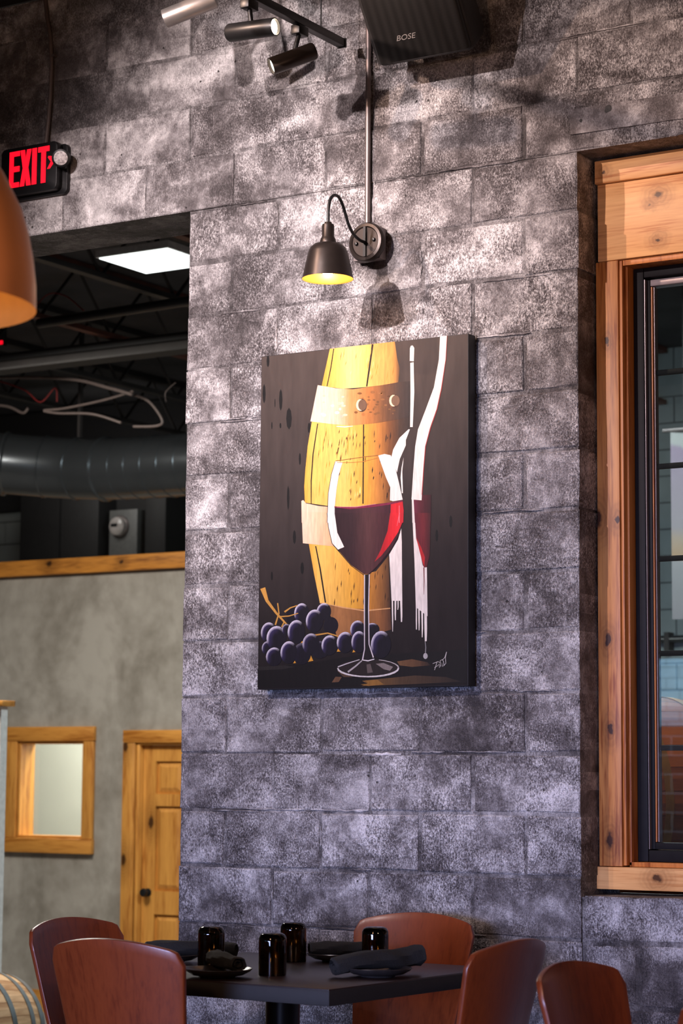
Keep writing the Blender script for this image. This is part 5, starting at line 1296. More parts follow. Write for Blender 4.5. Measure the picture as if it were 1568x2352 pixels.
# ------------------------------------------------------------------ painting
pt = thing('painting', 'tall canvas painting of a barrel, red wine glass, bottles and grapes', 'painting', (.808, -.03, 1.647))
PY = -.06


def canvas_mat():
    m, nt, b = newmat('canvas_ground')
    p = wpos(nt)
    z = nd(nt, 'ShaderNodeSeparateXYZ', {0: p}).outputs[2]
    f = mapr(nt, z, 1.65, 2.85)
    c = ramp(nt, f, [(0, srgb(24, 20, 20)), (.35, srgb(40, 33, 32)), (1, srgb(66, 57, 53))])
    n = noise(nt, vscale(nt, p, (30, 1, 6)), 1, 3)
    g = mapr(nt, n, .3, .7, .82, 1.12)
    c = mixc(nt, 1.0, c, nd(nt, 'ShaderNodeCombineColor', {0: g, 1: g, 2: g}).outputs[0], 'MULTIPLY')
    nt.links.new(c, b.inputs['Base Color'])
    b.inputs['Roughness'].default_value = .6
    b.inputs['Specular IOR Level'].default_value = .15
    bump(nt, b, noise(nt, p, 900, 1), .15, .0006)
    return m


def paint_mat():
    m, nt, b = newmat('oil_paint')
    c = nd(nt, 'ShaderNodeVertexColor', layer_name='Col').outputs[0]
    p = wpos(nt)
    n = noise(nt, vscale(nt, p, (110, 1, 14)), 1, 3, .6, .5)
    g = mapr(nt, n, .3, .7, .8, 1.1)
    c = mixc(nt, 1.0, c, nd(nt, 'ShaderNodeCombineColor', {0: g, 1: g, 2: g}).outputs[0], 'MULTIPLY')
    nt.links.new(c, b.inputs['Base Color'])
    b.inputs['Roughness'].default_value = .5
    b.inputs['Specular IOR Level'].default_value = .2
    bump(nt, b, n, .1, .001)
    return m


M['canvas'] = canvas_mat()
M['canvas_side'] = plain('canvas_side', (.012, .011, .012), .6)
M['paint'] = paint_mat()
cv = part('canvas', MB().box(.379, 1.237, PY, -.009, 1.647, 2.855), M['canvas_side'], pt, bevel=.002)
part('canvas_face', MB().add([(.381, PY - .0002, 1.649), (1.235, PY - .0002, 1.649), (1.235, PY - .0002, 2.853), (.381, PY - .0002, 2.853)], [(0, 1, 2, 3)]), M['canvas'], cv)


def clip(poly, u, keep_less):
    out = []
    for i in range(len(poly)):
        a, b = poly[i - 1], poly[i]
        ia, ib = (a[0] <= u) == keep_less, (b[0] <= u) == keep_less
        if ia != ib:
            t = (u - a[0]) / (b[0] - a[0])
            out.append((u, a[1] + (b[1] - a[1]) * t))
        if ib:
            out.append(b)
    return out


def stop_col(st, u):
    if len(st) == 1 or u <= st[0][0]:
        return tuple(q * .8 for q in srgb(*st[0][1:]))
    for a, b in zip(st[:-1], st[1:]):
        if u <= b[0]:
            t = (u - a[0]) / max(1e-6, b[0] - a[0])
            return tuple((x + (y - x) * t) * .8 for x, y in zip(srgb(*a[1:]), srgb(*b[1:])))
    return tuple(q * .8 for q in srgb(*st[-1][1:]))


groups = {}
for nm, lay, flat, st in PAINT:
    groups.setdefault(nm, []).append((lay, [(flat[i], flat[i + 1]) for i in range(0, len(flat), 2)], st))


def paint_object(nm, shapes):
    vs, fs, cs = [], [], []
    for idx, (lay, poly, st) in enumerate(shapes):
        cells = [poly]
        if len(st) > 1:
            cells = []
            u0, u1 = min(p[0] for p in poly), max(p[0] for p in poly)
            k = max(1, int((u1 - u0) / 9))
            rest = poly
            for i in range(1, k):
                u = u0 + (u1 - u0) * i / k
                cells.append(clip(rest, u, True))
                rest = clip(rest, u, False)
            cells.append(rest)
        for c in cells:
            if len(c) < 3:
                continue
            ar = sum(c[i - 1][0] * c[i][1] - c[i][0] * c[i - 1][1] for i in range(len(c)))
            if ar < 0:
                c = c[::-1]
            b = len(vs)
            for u, v in c:
                vs.append((.379 + u / 1000 - .808, PY - .0003 - lay * .00016 - (idx % 12) * .000005 + .03, v / 1000))
                cs.append(stop_col(st, u))
            fs.append(tuple(range(b, b + len(c))))
    me = bpy.data.meshes.new(nm)
    me.from_pydata(vs, [], fs)
    at = me.color_attributes.new('Col', 'FLOAT_COLOR', 'POINT')
    at.data.foreach_set('color', [q for c in cs for q in (c[0], c[1], c[2], 1)])
    link(nm.split('#')[0], me, M['paint'], pt)


for nm, sh in groups.items():
    paint_object(nm, sh)
for i, (u, v, ru, rv, h) in enumerate(GRAPES):
    vs, cs, fs = [], [], []
    n, rings = 24, [0, .3, .55, .72, .84, .92, 1]
    dark, hi, mid = srgb(20, 16, 24), srgb(196, 188, 200), srgb(70, 58, 108)
    for r in rings:
        for k in range(n):
            a = 2 * math.pi * k / n
            vs.append((.379 + u + ru * r * math.cos(a) - .808, PY + .03 - .0003 - .00016 * (5.2 + i * .12), v + rv * r * math.sin(a)))
            d = max(0, math.cos(a - R(128)))
            t = min(1, max(0, (r - .74) / .2)) * min(1, max(0, d - .15) * 1.8) * h
            t2 = min(1, max(0, (r - .35) / .5)) * max(0, math.cos(a - R(150))) * .6 * min(1, h)
            c = tuple(x + (y - x) * t2 for x, y in zip(dark, mid))
            t = min(.95, t)
            cs.append(tuple(x + (y - x) * t for x, y in zip(c, hi)))
    for q in range(len(rings) - 1):
        for k in range(n):
            fs.append((q * n + k, (q + 1) * n + k, (q + 1) * n + (k + 1) % n, q * n + (k + 1) % n))
    me = bpy.data.meshes.new('painted_grape')
    me.from_pydata(vs, [], fs)
    at = me.color_attributes.new('Col', 'FLOAT_COLOR', 'POINT')
    at.data.foreach_set('color', [q for c in cs for q in (c[0], c[1], c[2], 1)])
    link('painted_grape', me, M['paint'], pt)

# ------------------------------------------------------------------ wall sconce
SX, SY = .838, -.335
sc = thing('wall_sconce', 'dark bronze gooseneck wall lamp with bell shade above the painting', 'wall lamp', (.82, 0, 3.22))
part('junction_box', MB().box(.76, .872, -.045, -.002, 3.165, 3.28), plain('box_paint', (.2, .17, .17), .6), sc, bevel=.004)
cn = part('canopy', MB().lathe([(0, -.0), (.069, -.0), (.072, .006), (.072, .018), (.066, .026), (.056, .028), (.052, .024), (0, .024)], (.826, -.046, 3.224), (0, -1, 0), 40), M['bronze'], sc, smooth=True)
part('canopy_bar', MB().box(.821, .831, -.078, -.07, 3.17, 3.278), M['black'], cn)
for dx in (-.036, .036):
    part('screw', MB().lathe([(0, .01), (.005, .009), (.007, .004), (.007, 0)], (.826 + dx, -.07, 3.224 + dx * .1), (0, -1, 0), 12), M['black'], cn, smooth=True)
arm = [(.826, -.07, 3.222), (.827, -.11, 3.222), (.828, -.155, 3.235), (.83, -.19, 3.262), (.832, -.215, 3.295), (.834, -.24, 3.325), (.836, -.268, 3.342), (.837, -.298, 3.34), (.838, -.322, 3.32), (.838, -.333, 3.29), (.838, -.335, 3.26), (.838, -.335, 3.235)]
part('arm', MB().tube(smooth_path(arm, 4), .0055, 12), M['black'], sc, smooth=True)
part('socket', MB().lathe([(.0, 3.236), (.012, 3.236), (.014, 3.23), (.02, 3.228), (.0215, 3.222), (.0215, 3.185), (.026, 3.178), (.029, 3.165), (.029, 3.158), (.0, 3.158)], (SX, SY, 0), (0, 0, 1), 28), M['bronze'], sc, smooth=True)
part('shade', MB().lathe([(.0, 3.164), (.028, 3.163), (.05, 3.157), (.062, 3.145), (.069, 3.128), (.08, 3.078), (.087, 3.043), (.0885, 3.037)], (SX, SY, 0), (0, 0, 1), 48, caps=False), M['bronze'], sc, smooth=True)
part('shade_lining', MB().lathe([(.0, 3.160), (.028, 3.159), (.048, 3.153), (.0595, 3.142), (.067, 3.126), (.078, 3.077), (.085, 3.043), (.0882, 3.037)], (SX, SY, 0), (0, 0, 1), 48, caps=False), M['gold'], sc, smooth=True)
part('bulb', MB().lathe([(0, 3.158), (.012, 3.156), (.014, 3.135), (.024, 3.11), (.03, 3.09), (.027, 3.068), (.015, 3.053), (0, 3.05)], (SX, SY, 0), (0, 0, 1), 20), M['bulb'], sc, smooth=True)
light('sconce_bulb', 'POINT', (SX, SY, 3.046), None, 1.9, (1, .64, .36), shadow_soft_size=.012)

# ------------------------------------------------------------------ conduits
t = thing('wall_conduit', 'vertical steel conduit running from the speaker down to the sconce', 'conduit', (.80, -.015, 3.29))
part('pipe', MB().tube([(.800, -.014, 3.275), (.800, -.014, 3.8), (.799, -.014, 4.42)], .0105, 12), M['steel'], t, smooth=True)
part('coupling', MB().tube([(.800, -.014, 3.765), (.800, -.014, 3.79)], .0135, 12), M['steel'], t, smooth=True)
t = thing('flexible_conduit', 'thin ribbed flexible conduit dropping to the exit sign', 'conduit', (-.69, -.01, 3.8))
path = [(-.715, -.012, 4.42), (-.7, -.013, 4.33), (-.682, -.013, 4.25), (-.673, -.012, 4.14), (-.676, -.012, 4.0), (-.683, -.012, 3.9), (-.688, -.02, 3.80)]
part('hose', MB().tube(path, .0085, 10), M['cable'], t, smooth=True)
part('clip', MB().box(-.675, -.655, -.02, -.001, 4.165, 4.175), M['steel'], t)

# ------------------------------------------------------------------ exit sign
ex = thing('exit_sign', 'black exit sign with glowing red letters on the block wall', 'exit sign', (-.74, 0, 3.61))
bm_ = MB()


def rounded(x0, x1, z0, z1, r, n=4):
    out = []
    for cx, cz, a0 in ((x1 - r, z1 - r, 0), (x0 + r, z1 - r, 90), (x0 + r, z0 + r, 180), (x1 - r, z0 + r, 270)):
        for k in range(n + 1):
            a = R(a0 + 90 * k / n)
            out.append((cx + r * math.cos(a), cz + r * math.sin(a)))
    return out


part('housing', MB().prism(rounded(-.882, -.598, 3.612, 3.806, .022), -.058, -.022), M['black'], ex, bevel=.003)
part('back_plate', MB().prism(rounded(-.868, -.575, 3.60, 3.80, .02), -.022, -.001), M['black'], ex, bevel=.002)
zb, zt, sw = 3.644, 3.79, .0235


def strokes(*polys):
    mb = MB()
    for p in polys:
        mb.prism(p, -.0598, -.0581)
    return mb


def rect(a, b, c, d):
    return [(a, c), (b, c), (b, d), (a, d)]


zm = (zb + zt) / 2
part('letter', strokes([(-.838, zb), (-.787, zb), (-.787, zb + .02), (-.8165, zb + .02), (-.8165, zm - .01), (-.786, zm - .01), (-.786, zm + .012), (-.8165, zm + .012), (-.8165, zt - .02), (-.785, zt - .02), (-.785, zt), (-.838, zt)]), M['exit_red'], ex)
part('letter', strokes([(-.783, zb), (-.761, zb), (-.7555, zb + .04), (-.75, zb), (-.727, zb), (-.7415, zm), (-.727, zt), (-.749, zt), (-.7545, zt - .038), (-.76, zt), (-.782, zt), (-.769, zm)]), M['exit_red'], ex)
part('letter', strokes(rect(-.722, -.699, zb, zt)), M['exit_red'], ex)
part('letter', strokes([(-.676, zb), (-.653, zb), (-.653, zt - .021), (-.636, zt - .021), (-.636, zt), (-.692, zt), (-.692, zt - .021), (-.676, zt - .021)]), M['exit_red'], ex)
part('chevron', strokes([(-.645, 3.697), (-.632, 3.697), (-.609, 3.722), (-.625, 3.746), (-.64, 3.748), (-.642, 3.742), (-.627, 3.724)]), M['exit_red'], ex)
lh = Vector((.43, -.86, -.25)).normalized()
hc = Vector((-.563, -.075, 3.725))
hd = part('lamp_head', MB().lathe([(0, -.035), (.026, -.033), (.034, -.02), (.036, .0), (.0365, .006), (.033, .008)], hc, lh, 28), M['black'], ex, smooth=True)
M['lens'] = plain('clear_lens', (.55, .5, .5), .25, .0, .5, 120, bumpy=1.0)
ln = part('lens', MB().lathe([(0, .012), (.02, .011), (.0325, .006), (.0325, .0)], hc, lh, 28), M['lens'], hd, smooth=True)
part('knuckle', MB().tube([(-.585, -.03, 3.70), hc - lh * .03], .016, 12), M['black'], ex, smooth=True)

# ------------------------------------------------------------------ wall speaker
sp = thing('wall_speaker', 'black wall loudspeaker tilted downwards above the conduit', 'speaker', (1.14, 0, 3.8))
fu = Vector((0, -.574, .819))
fn = Vector((0, -.819, -.574))
P0 = Vector((1.1395, -.2, 3.806))


def spk(x, h, d):
    return tuple(P0 + Vector((x, 0, 0)) + fu * h - fn * d)


def sp_box(w0, w1, h0, h1, d0, d1, w2=None, w3=None):
    w2 = w0 if w2 is None else w2
    w3 = w1 if w3 is None else w3
    vs = [spk(w0, h0, d0), spk(w1, h0, d0), spk(w3, h0 + .01, d1), spk(w2, h0 + .01, d1), spk(w0, h1, d0), spk(w1, h1, d0), spk(w3, h1 - .01, d1), spk(w2, h1 - .01, d1)]
    return MB().add(vs, [(3, 2, 1, 0), (4, 5, 6, 7), (0, 1, 5, 4), (1, 2, 6, 5), (2, 3, 7, 6), (3, 0, 4, 7)])


body = part('cabinet', sp_box(-.205, .195, -.012, .30, .012, .2, -.17, .16), M['black_matte'], sp)
bevel_mesh(body.data, .03, 4)


def grille_mat():
    m, nt, b = newmat('speaker_grille')
    p = wpos(nt)
    x = nd(nt, 'ShaderNodeSeparateXYZ', {0: p}).outputs[0]
    st_ = math_(nt, 'SINE', math_(nt, 'MULTIPLY', x, 190.0))
    f = mapr(nt, st_, -1, 1, .7, 1.3)
    d = nd(nt, 'ShaderNodeTexVoronoi', {'Vector': p, 'Scale': 420.0, 'Randomness': .0})
    hole = mapr(nt, d.outputs['Distance'], .25, .45, .35, 1)
    g = math_(nt, 'MULTIPLY', math_(nt, 'MULTIPLY', f, hole), .012)
    nt.links.new(nd(nt, 'ShaderNodeCombineColor', {0: g, 1: math_(nt, 'MULTIPLY', g, .94), 2: math_(nt, 'MULTIPLY', g, .92)}).outputs[0], b.inputs['Base Color'])
    b.inputs['Roughness'].default_value = .45
    b.inputs['Metallic'].default_value = .2
    return m


gr = part('grille', sp_box(-.178, .182, .0, .288, -.004, .03), grille_mat(), sp)
bevel_mesh(gr.data, .012, 3)
part('bracket', MB().box(1.06, 1.2, -.14, -.001, 4.05, 4.1), M['black_matte'], sp)
cu_ = bpy.data.curves.new('logo_text', 'FONT')
cu_.body = 'BOSE'
cu_.size = .031
cu_.shear = .35
cu_.extrude = .0006
cu_.align_x = 'CENTER'
cu_.space_character = 1.0
tmp = bpy.data.objects.new('logo_tmp', cu_)
COL.objects.link(tmp)
dg = bpy.context.evaluated_depsgraph_get()
lm = bpy.data.meshes.new_from_object(tmp.evaluated_get(dg))
bpy.data.objects.remove(tmp)
lo = Vector(spk(-.045, .078, -.0048)) - Vector(sp.location)
mt = Matrix(((1, fu.x, fn.x, lo.x), (0, fu.y, fn.y, lo.y), (0, fu.z, fn.z, lo.z), (0, 0, 0, 1)))
lm.transform(Matrix.Diagonal((1.05, .85, 1, 1)))
lm.transform(mt)
lm.materials.clear()
lm.materials.append(plain('logo_silver', (.6, .56, .54), .3, .6))
o = link('logo', lm, None, gr)
o['label'] = 'small silver maker logo'

# ------------------------------------------------------------------ track lights
CR_, CU_, CF_ = Vector((.847, .531, .007)), Vector((.056, -.103, .993)), Vector((-.528, .841, .117))   # directions used to aim the heads
tr = thing('light_track', 'black ceiling track carrying spot heads beside the speaker', 'track light', (.745, -1.1, 3.95))
part('rail', MB().box(.729, .761, -2.3, -.11, 3.938, 3.968), M['black'], tr, bevel=.003)
for y in (-.247, -2.0):
    part('suspension_rod', MB().tube([(.745, y, 3.968), (.745, y, 4.425)], .0028, 8), M['black'], tr, smooth=True)
part('end_cap', MB().box(.727, .763, -.112, -.104, 3.936, 3.97), M['black'], tr)
tr2 = thing('light_track', 'second black ceiling track running above the silver spot head', 'track light', (.43, -1.2, 4.2))
part('rail', MB().box(.414, .446, -2.4, -.45, 4.20, 4.23), M['black'], tr2, bevel=.003)
part('suspension_rod', MB().tube([(.43, -1.9, 4.23), (.43, -1.9, 4.425)], .0028, 8), M['black'], tr2, smooth=True)
M['head_silver'] = plain('satin_head', (.34, .31, .29), .35, .7, .1)


def spot_head(label, c, ax, L, rad, top, m, face=None):
    c, ax = Vector(c), Vector(ax).normalized()
    root = thing('spot_head', label, 'spotlight', c, group='spot heads on the ceiling tracks')
    part('barrel', MB().lathe([(0, -L / 2), (rad * .9, -L / 2), (rad, -L / 2 + .006), (rad, L / 2 - .004), (rad * .97, L / 2), (rad * .88, L / 2), (rad * .86, L / 2 - .012), (0, L / 2 - .012)], c, ax, 36), m, root, smooth=True)
    if face is not None:
        part('lens', MB().lathe([(0, L / 2 - .008), (rad * .85, L / 2 - .01)], c, ax, 28), face, root, smooth=True)
    t = Vector(top)
    part('stem', MB().tube([c + (t - c) * .12, t - Vector((0, 0, .02))], .0085, 10), M['black'], root, smooth=True)
    part('adapter', MB().box(t.x - .018, t.x + .018, t.y - .03, t.y + .03, t.z - .035, t.z - .002), M['black'], root, bevel=.003)
    return root


spot_head('dark spot head tilted down to the left at the track end', (.728, -.40, 3.818), -CR_ * .9 - CU_ * .38 - CF_ * .25, .168, .031, (.745, -.383, 3.937), M['bronze'], M['lamp_face_dim'])
spot_head('black spot head with glowing lens facing right', (.748, -.68, 3.836), CR_ * .85 - CF_ * .53, .19, .031, (.745, -.694, 3.937), M['black'], M['lamp_face'])
spot_head('silver lit spot head angled left at the top edge', (.474, -.661, 3.965), -CR_ * .93 - CU_ * .34 + CF_ * .15, .19, .033, (.43, -.66, 4.199), M['head_silver'])
spot_head('half hidden dark spot head left of the silver one', (.31, -.9, 4.055), -CU_ * .6 - CR_ * .2 - CF_ * .75, .16, .033, (.43, -.93, 4.199), M['black'])
light('spot_head_glow', 'SPOT', tuple(Vector((.748, -.68, 3.836)) + (CR_ * .85 - CF_ * .53) * .11), tuple(Vector((.748, -.68, 3.836)) + (CR_ * .85 - CF_ * .53) * 3), 40, (1, .8, .6), spot_size=R(50), spot_blend=.5, shadow_soft_size=.02)

# ------------------------------------------------------------------ pendant
pc = Vector((1.85, -3.484, 2.259))
pd = thing('pendant_lamp', 'large bronze dome pendant lamp with golden inside', 'pendant lamp', pc)
pf = [(.26, 0), (.2585, .052), (.252, .105), (.242, .156), (.229, .2), (.208, .242), (.19, .277), (.15, .325), (.095, .36), (.04, .378), (.0, .38)]
part('shade', MB().lathe(pf, pc, (0, 0, 1), 64, caps=False), M['copper'], pd, smooth=True)
part('shade_lining', MB().lathe([(.26, 0)] + [(max(0, a - .005), b - .004) for a, b in pf[1:]], pc, (0, 0, 1), 64, caps=False), M['gold_in'], pd, smooth=True)
part('cap', MB().lathe([(0, .43), (.02, .43), (.03, .42), (.036, .38), (.03, .372), (0, .37)], pc, (0, 0, 1), 24), M['bronze'], pd, smooth=True)
part('cord', MB().tube([pc + Vector((0, 0, .425)), (pc.x, pc.y, 4.425)], .004, 8), M['black'], pd, smooth=True)
part('bulb', MB().lathe([(0, .09), (.02, .1), (.032, .13), (.03, .16), (.016, .19), (.014, .24), (0, .24)], pc, (0, 0, 1), 20), emission('pendant_bulb', (1, .6, .22), 8), pd, smooth=True)
light('pendant_glow', 'POINT', tuple(pc + Vector((0, 0, .07))), None, 1.1, (1, .6, .26), shadow_soft_size=.02)

# ------------------------------------------------------------------ back room: joists, panel, duct
WEB = {}


def joist(x, m, label):
    j = thing('bar_joist', label, 'joist', (x, 4.6, 4.2), group='open web ceiling joists')
    part('lower_chord', MB().box(x - .03, x + .03, .35, 8.95, 4.18, 4.212), m, j)
    part('upper_chord', MB().box(x - .04, x + .04, .35, 8.95, 4.575, 4.615), m, j)
    y, k = .45, 0
    while y < 8.7:
        up = k % 2 == 0
        if up not in WEB:
            z0, z1 = (-.0, .385) if up else (.385, -.0)
            WEB[up] = MB().tube([(0, 0, z0), (0, .36, z1)], .011, 6).mesh('web_bar', True)
            WEB[up].materials.append(M['joist'])
        o = bpy.data.objects.new('web_bar', WEB[up])
        COL.objects.link(o)
        o.parent = j
        o.location = (0, y - 4.6, 0)
        y += .36
        k += 1


for x, m, lb in ((-2.05, M['joist_rust'], 'open web joist nearest the block pier, above the light panel'), (-3.05, M['joist'], 'dark open web joist just below the light panel'),
                 (-4.1, M['joist_rust'], 'rusty open web joist in the middle of the dark ceiling'), (-5.15, M['joist'], 'open web joist left of the rusty middle one'),
                 (-6.2, M['joist'], 'open web joist farthest left over the duct')):
    joist(x, m, lb)
lp = thing('ceiling_light', 'glowing white square ceiling light panel beside the pier', 'ceiling light', (-2.54, 3.18, 4.2))
part('housing', MB().box(-2.79, -2.29, 2.95, 3.41, 4.2, 4.24), M['white'], lp)
part('diffuser', MB().box(-2.775, -2.305, 2.965, 3.395, 4.194, 4.1995), M['led'], lp)
part('hanger', MB().box(-2.55, -2.53, 3.17, 3.19, 4.24, 4.62), M['joist'], lp)

t = tag(part('ceiling_pipe', MB().tube([(-3.9, 3.8, 4.09), (-2.9, 3.81, 4.11), (-1.5, 3.82, 4.13)], .03, 12), M['black'], smooth=True), 'black pipe crossing under the joists near the light panel', 'pipe')
t = thing('ceiling_beam', 'long dark beam crossing the back room ceiling', 'beam', (-4, 4.8, 4.05))
part('upper_flange', MB().box(-7.5, -1.0, 4.74, 4.86, 4.115, 4.16), M['black'], t)
part('web', MB().box(-7.5, -1.0, 4.795, 4.805, 4.06, 4.115), M['joist'], t)
part('lower_flange', MB().box(-7.5, -1.0, 4.72, 4.88, 4.045, 4.06), plain('beam_edge', (.03, .028, .027), .7), t)
tag(part('ceiling_pipe', MB().tube([(-7, 2.4, 4.16), (-4, 2.35, 4.17), (-1, 2.3, 4.17)], .022, 10), M['black'], smooth=True), 'thin black pipe high behind the concrete lintel', 'pipe')


CABY = -.3
for lb, nm, m, r_, pts in (
        ('pale flexible conduit sagging in a long curve below the beam', 'cable', M['cable'], .016, [(-6.4, 5.5, 4.16), (-5.6, 5.5, 4.13), (-4.87, 5.5, 4.06), (-4.49, 5.5, 3.96), (-4.3, 5.5, 3.9)]),
        ('looped grey cable folded back on itself above the duct', 'cable', M['cable'], .012, [(-4.35, 5.5, 3.94), (-4.6, 5.5, 3.9), (-4.95, 5.5, 3.87), (-5.13, 5.5, 3.87), (-5.0, 5.5, 3.84), (-4.7, 5.5, 3.81), (-4.45, 5.5, 3.73)]),
        ('hanging cable loop dropping to the duct next to the pier', 'cable', M['cable'], .013, [(-4.4, 5.5, 3.93), (-4.27, 5.5, 3.87), (-4.16, 5.5, 3.74), (-4.2, 5.5, 3.70), (-4.4, 5.5, 3.71)]),
        ('short pale cable tail at the left above the duct', 'cable', M['cable'], .014, [(-5.9, 5.5, 4.0), (-5.6, 5.5, 3.96), (-5.45, 5.5, 3.9), (-5.4, 5.5, 3.93)]),
        ('red wire zigzagging below the beam at the left', 'wire', M['redwire'], .008, [(-5.75, 5.5, 4.17), (-5.5, 5.5, 4.08), (-5.35, 5.5, 3.98), (-5.22, 5.5, 4.07), (-5.2, 5.5, 3.97)]),
        ('red wire looping over a joist beside the pendant', 'wire', M['redwire'], .006, [(-4.2, 3.9, 4.2), (-4.05, 3.9, 4.33), (-3.9, 3.9, 4.31), (-3.75, 3.9, 4.2)]),
        ('thin grey wire with forked end hanging by the pier', 'wire', M['cable'], .006, [(-4.35, 5.5, 3.92), (-4.36, 5.5, 3.98), (-4.32, 5.5, 4.02), (-4.27, 5.5, 4.05)])):
    CABY += .075
    pts = [(a, b + CABY, c) for a, b, c in pts]
    tag(part(nm, MB().tube(smooth_path(pts), r_ * .75, 8), m, smooth=True), lb, nm, 'loose cables in the back room ceiling')

dt = thing('spiral_duct', 'large black round spiral duct below the dark ceiling', 'duct', (-4.8, 6, 3.5))
dp = smooth_path([(-2.6, 6.0, 3.49), (-3.6, 6.0, 3.5), (-4.4, 6, 3.515), (-5.05, 6, 3.53), (-5.45, 5.97, 3.56), (-5.85, 5.82, 3.6), (-6.15, 5.6, 3.63), (-6.9, 4.9, 3.66), (-7.4, 4.4, 3.68)], 8)
part('pipe', MB().tube(dp, .222, 40), M['duct'], dt, smooth=True)


def ring_at(x, rr, wd):
    best = min(range(1, len(dp) - 1), key=lambda i: abs(dp[i].x - x))
    a, b = dp[best - 1], dp[best + 1]
    tt = (b - a).normalized()
    if abs(b.x - a.x) > 1e-6:
        q = a + (b - a) * ((x - a.x) / (b.x - a.x))
    else:
        q = dp[best]
    part('seam', MB().tube([q - tt * wd, q - tt * wd * .4, q + tt * wd * .4, q + tt * wd], [.222, rr, rr, .222], 40, False), M['duct'], dt, smooth=True)


for i in range(9):
    ring_at(-3.75 - i * .145, .2265, .006)
for x, rr, wd in ((-5.08, .236, .02), (-5.33, .23, .009), (-5.58, .23, .009), (-5.86, .238, .022), (-6.0, .2275, .006), (-6.12, .2275, .006)):
    ring_at(x, rr, wd)
for x in (-4.35, -5.33):
    part('strap', MB().box(x - .012, x + .012, 5.985, 6.015, 3.74, 4.62), M['joist'], dt)

tag(part('far_shade_panel', MB().box(-9.8, -3.4, 8.9, 8.99, 3.72, 4.6), M['ceiling']), kind='structure')  # black panel standing in for shade on the upper far wall
# far end above the office
cb = thing('electrical_cabinet', 'wide matt black electrical cabinet under the duct', 'cabinet', (-7.2, 8.6, 2.87))
part('body', MB().box(-7.95, -7.08, 8.45, 8.89, 2.865, 3.95), M['black_matte'], cb, bevel=.01)
part('body', MB().box(-6.62, -6.40, 8.5, 8.89, 2.865, 3.95), M['black_matte'], cb, bevel=.01)
part('back_panel', MB().box(-7.08, -6.62, 8.7, 8.89, 2.865, 3.95), M['black_matte'], cb)
part('door_seam', MB().box(-7.5, -7.49, 8.444, 8.45, 2.9, 3.9), M['black'], cb)
mc = thing('electric_meter', 'grey meter box with round glass electric meter', 'meter', (-6.85, 8.5, 2.87))
part('box', MB().box(-7.0, -6.7, 8.5, 8.69, 2.87, 3.6), plain('meter_grey', (.12, .12, .115), .5), mc, bevel=.008)
dial = part('dial', MB().lathe([(0, .07), (.06, .07), (.078, .055), (.084, 0)], (-6.88, 8.5, 3.455), (0, -1, 0), 28), plain('meter_dome', (.42, .38, .36), .12, .0, .3, 14), mc, smooth=True)
part('display', MB().box(-6.925, -6.86, 8.424, 8.43, 3.45, 3.475), M['black'], dial)
part('seal_ring', MB().lathe([(.084, 0), (.094, 0), (.094, .015), (.084, .015)], (-6.88, 8.5, 3.455), (0, -1, 0), 28), M['steel'], mc, smooth=True)

ps = thing('service_partition', 'white partition end with pine cap at the left edge', 'partition', (-4.6, 3.9, -.43))
part('panel', MB().box(-5.4, -4.165, 3.85, 3.91, -.43, 1.755), M['white'], ps)
part('cap', MB().box(-5.4, -4.13, 3.82, 3.94, 1.756, 1.79), M['pine2_h'], ps, bevel=.003)
rs = thing('exit_light', 'small glowing red sign at the left edge of the dark ceiling', 'exit sign', (-5.4, 5.0, 4.29))
part('housing', MB().box(-5.6, -5.21, 4.98, 5.03, 4.28, 4.46), M['black_matte'], rs)
part('glow_panel', MB().box(-5.58, -5.2, 4.97, 4.98, 4.285, 4.31), M['exit_red'], rs)

# ------------------------------------------------------------------ barrels


def oak(name, a, b_):
    m, nt, bs = newmat(name)
    p = opos(nt)
    rnd = nd(nt, 'ShaderNodeObjectInfo').outputs['Random']
    n = noise(nt, vscale(nt, p, (24, 2.0, 24)), 1, 4, .6, .4)
    v = math_(nt, 'ADD', n, math_(nt, 'MULTIPLY', math_(nt, 'SUBTRACT', rnd, .5), .35))
    nt.links.new(ramp(nt, v, [(.3, a), (.65, b_)]), bs.inputs['Base Color'])
    bs.inputs['Roughness'].default_value = .5
    return m


M['oak'] = oak('pale_oak', srgb(170, 126, 88), srgb(216, 178, 138))
M['oak_dark'] = oak('amber_oak', srgb(120, 58, 22), srgb(176, 98, 44))


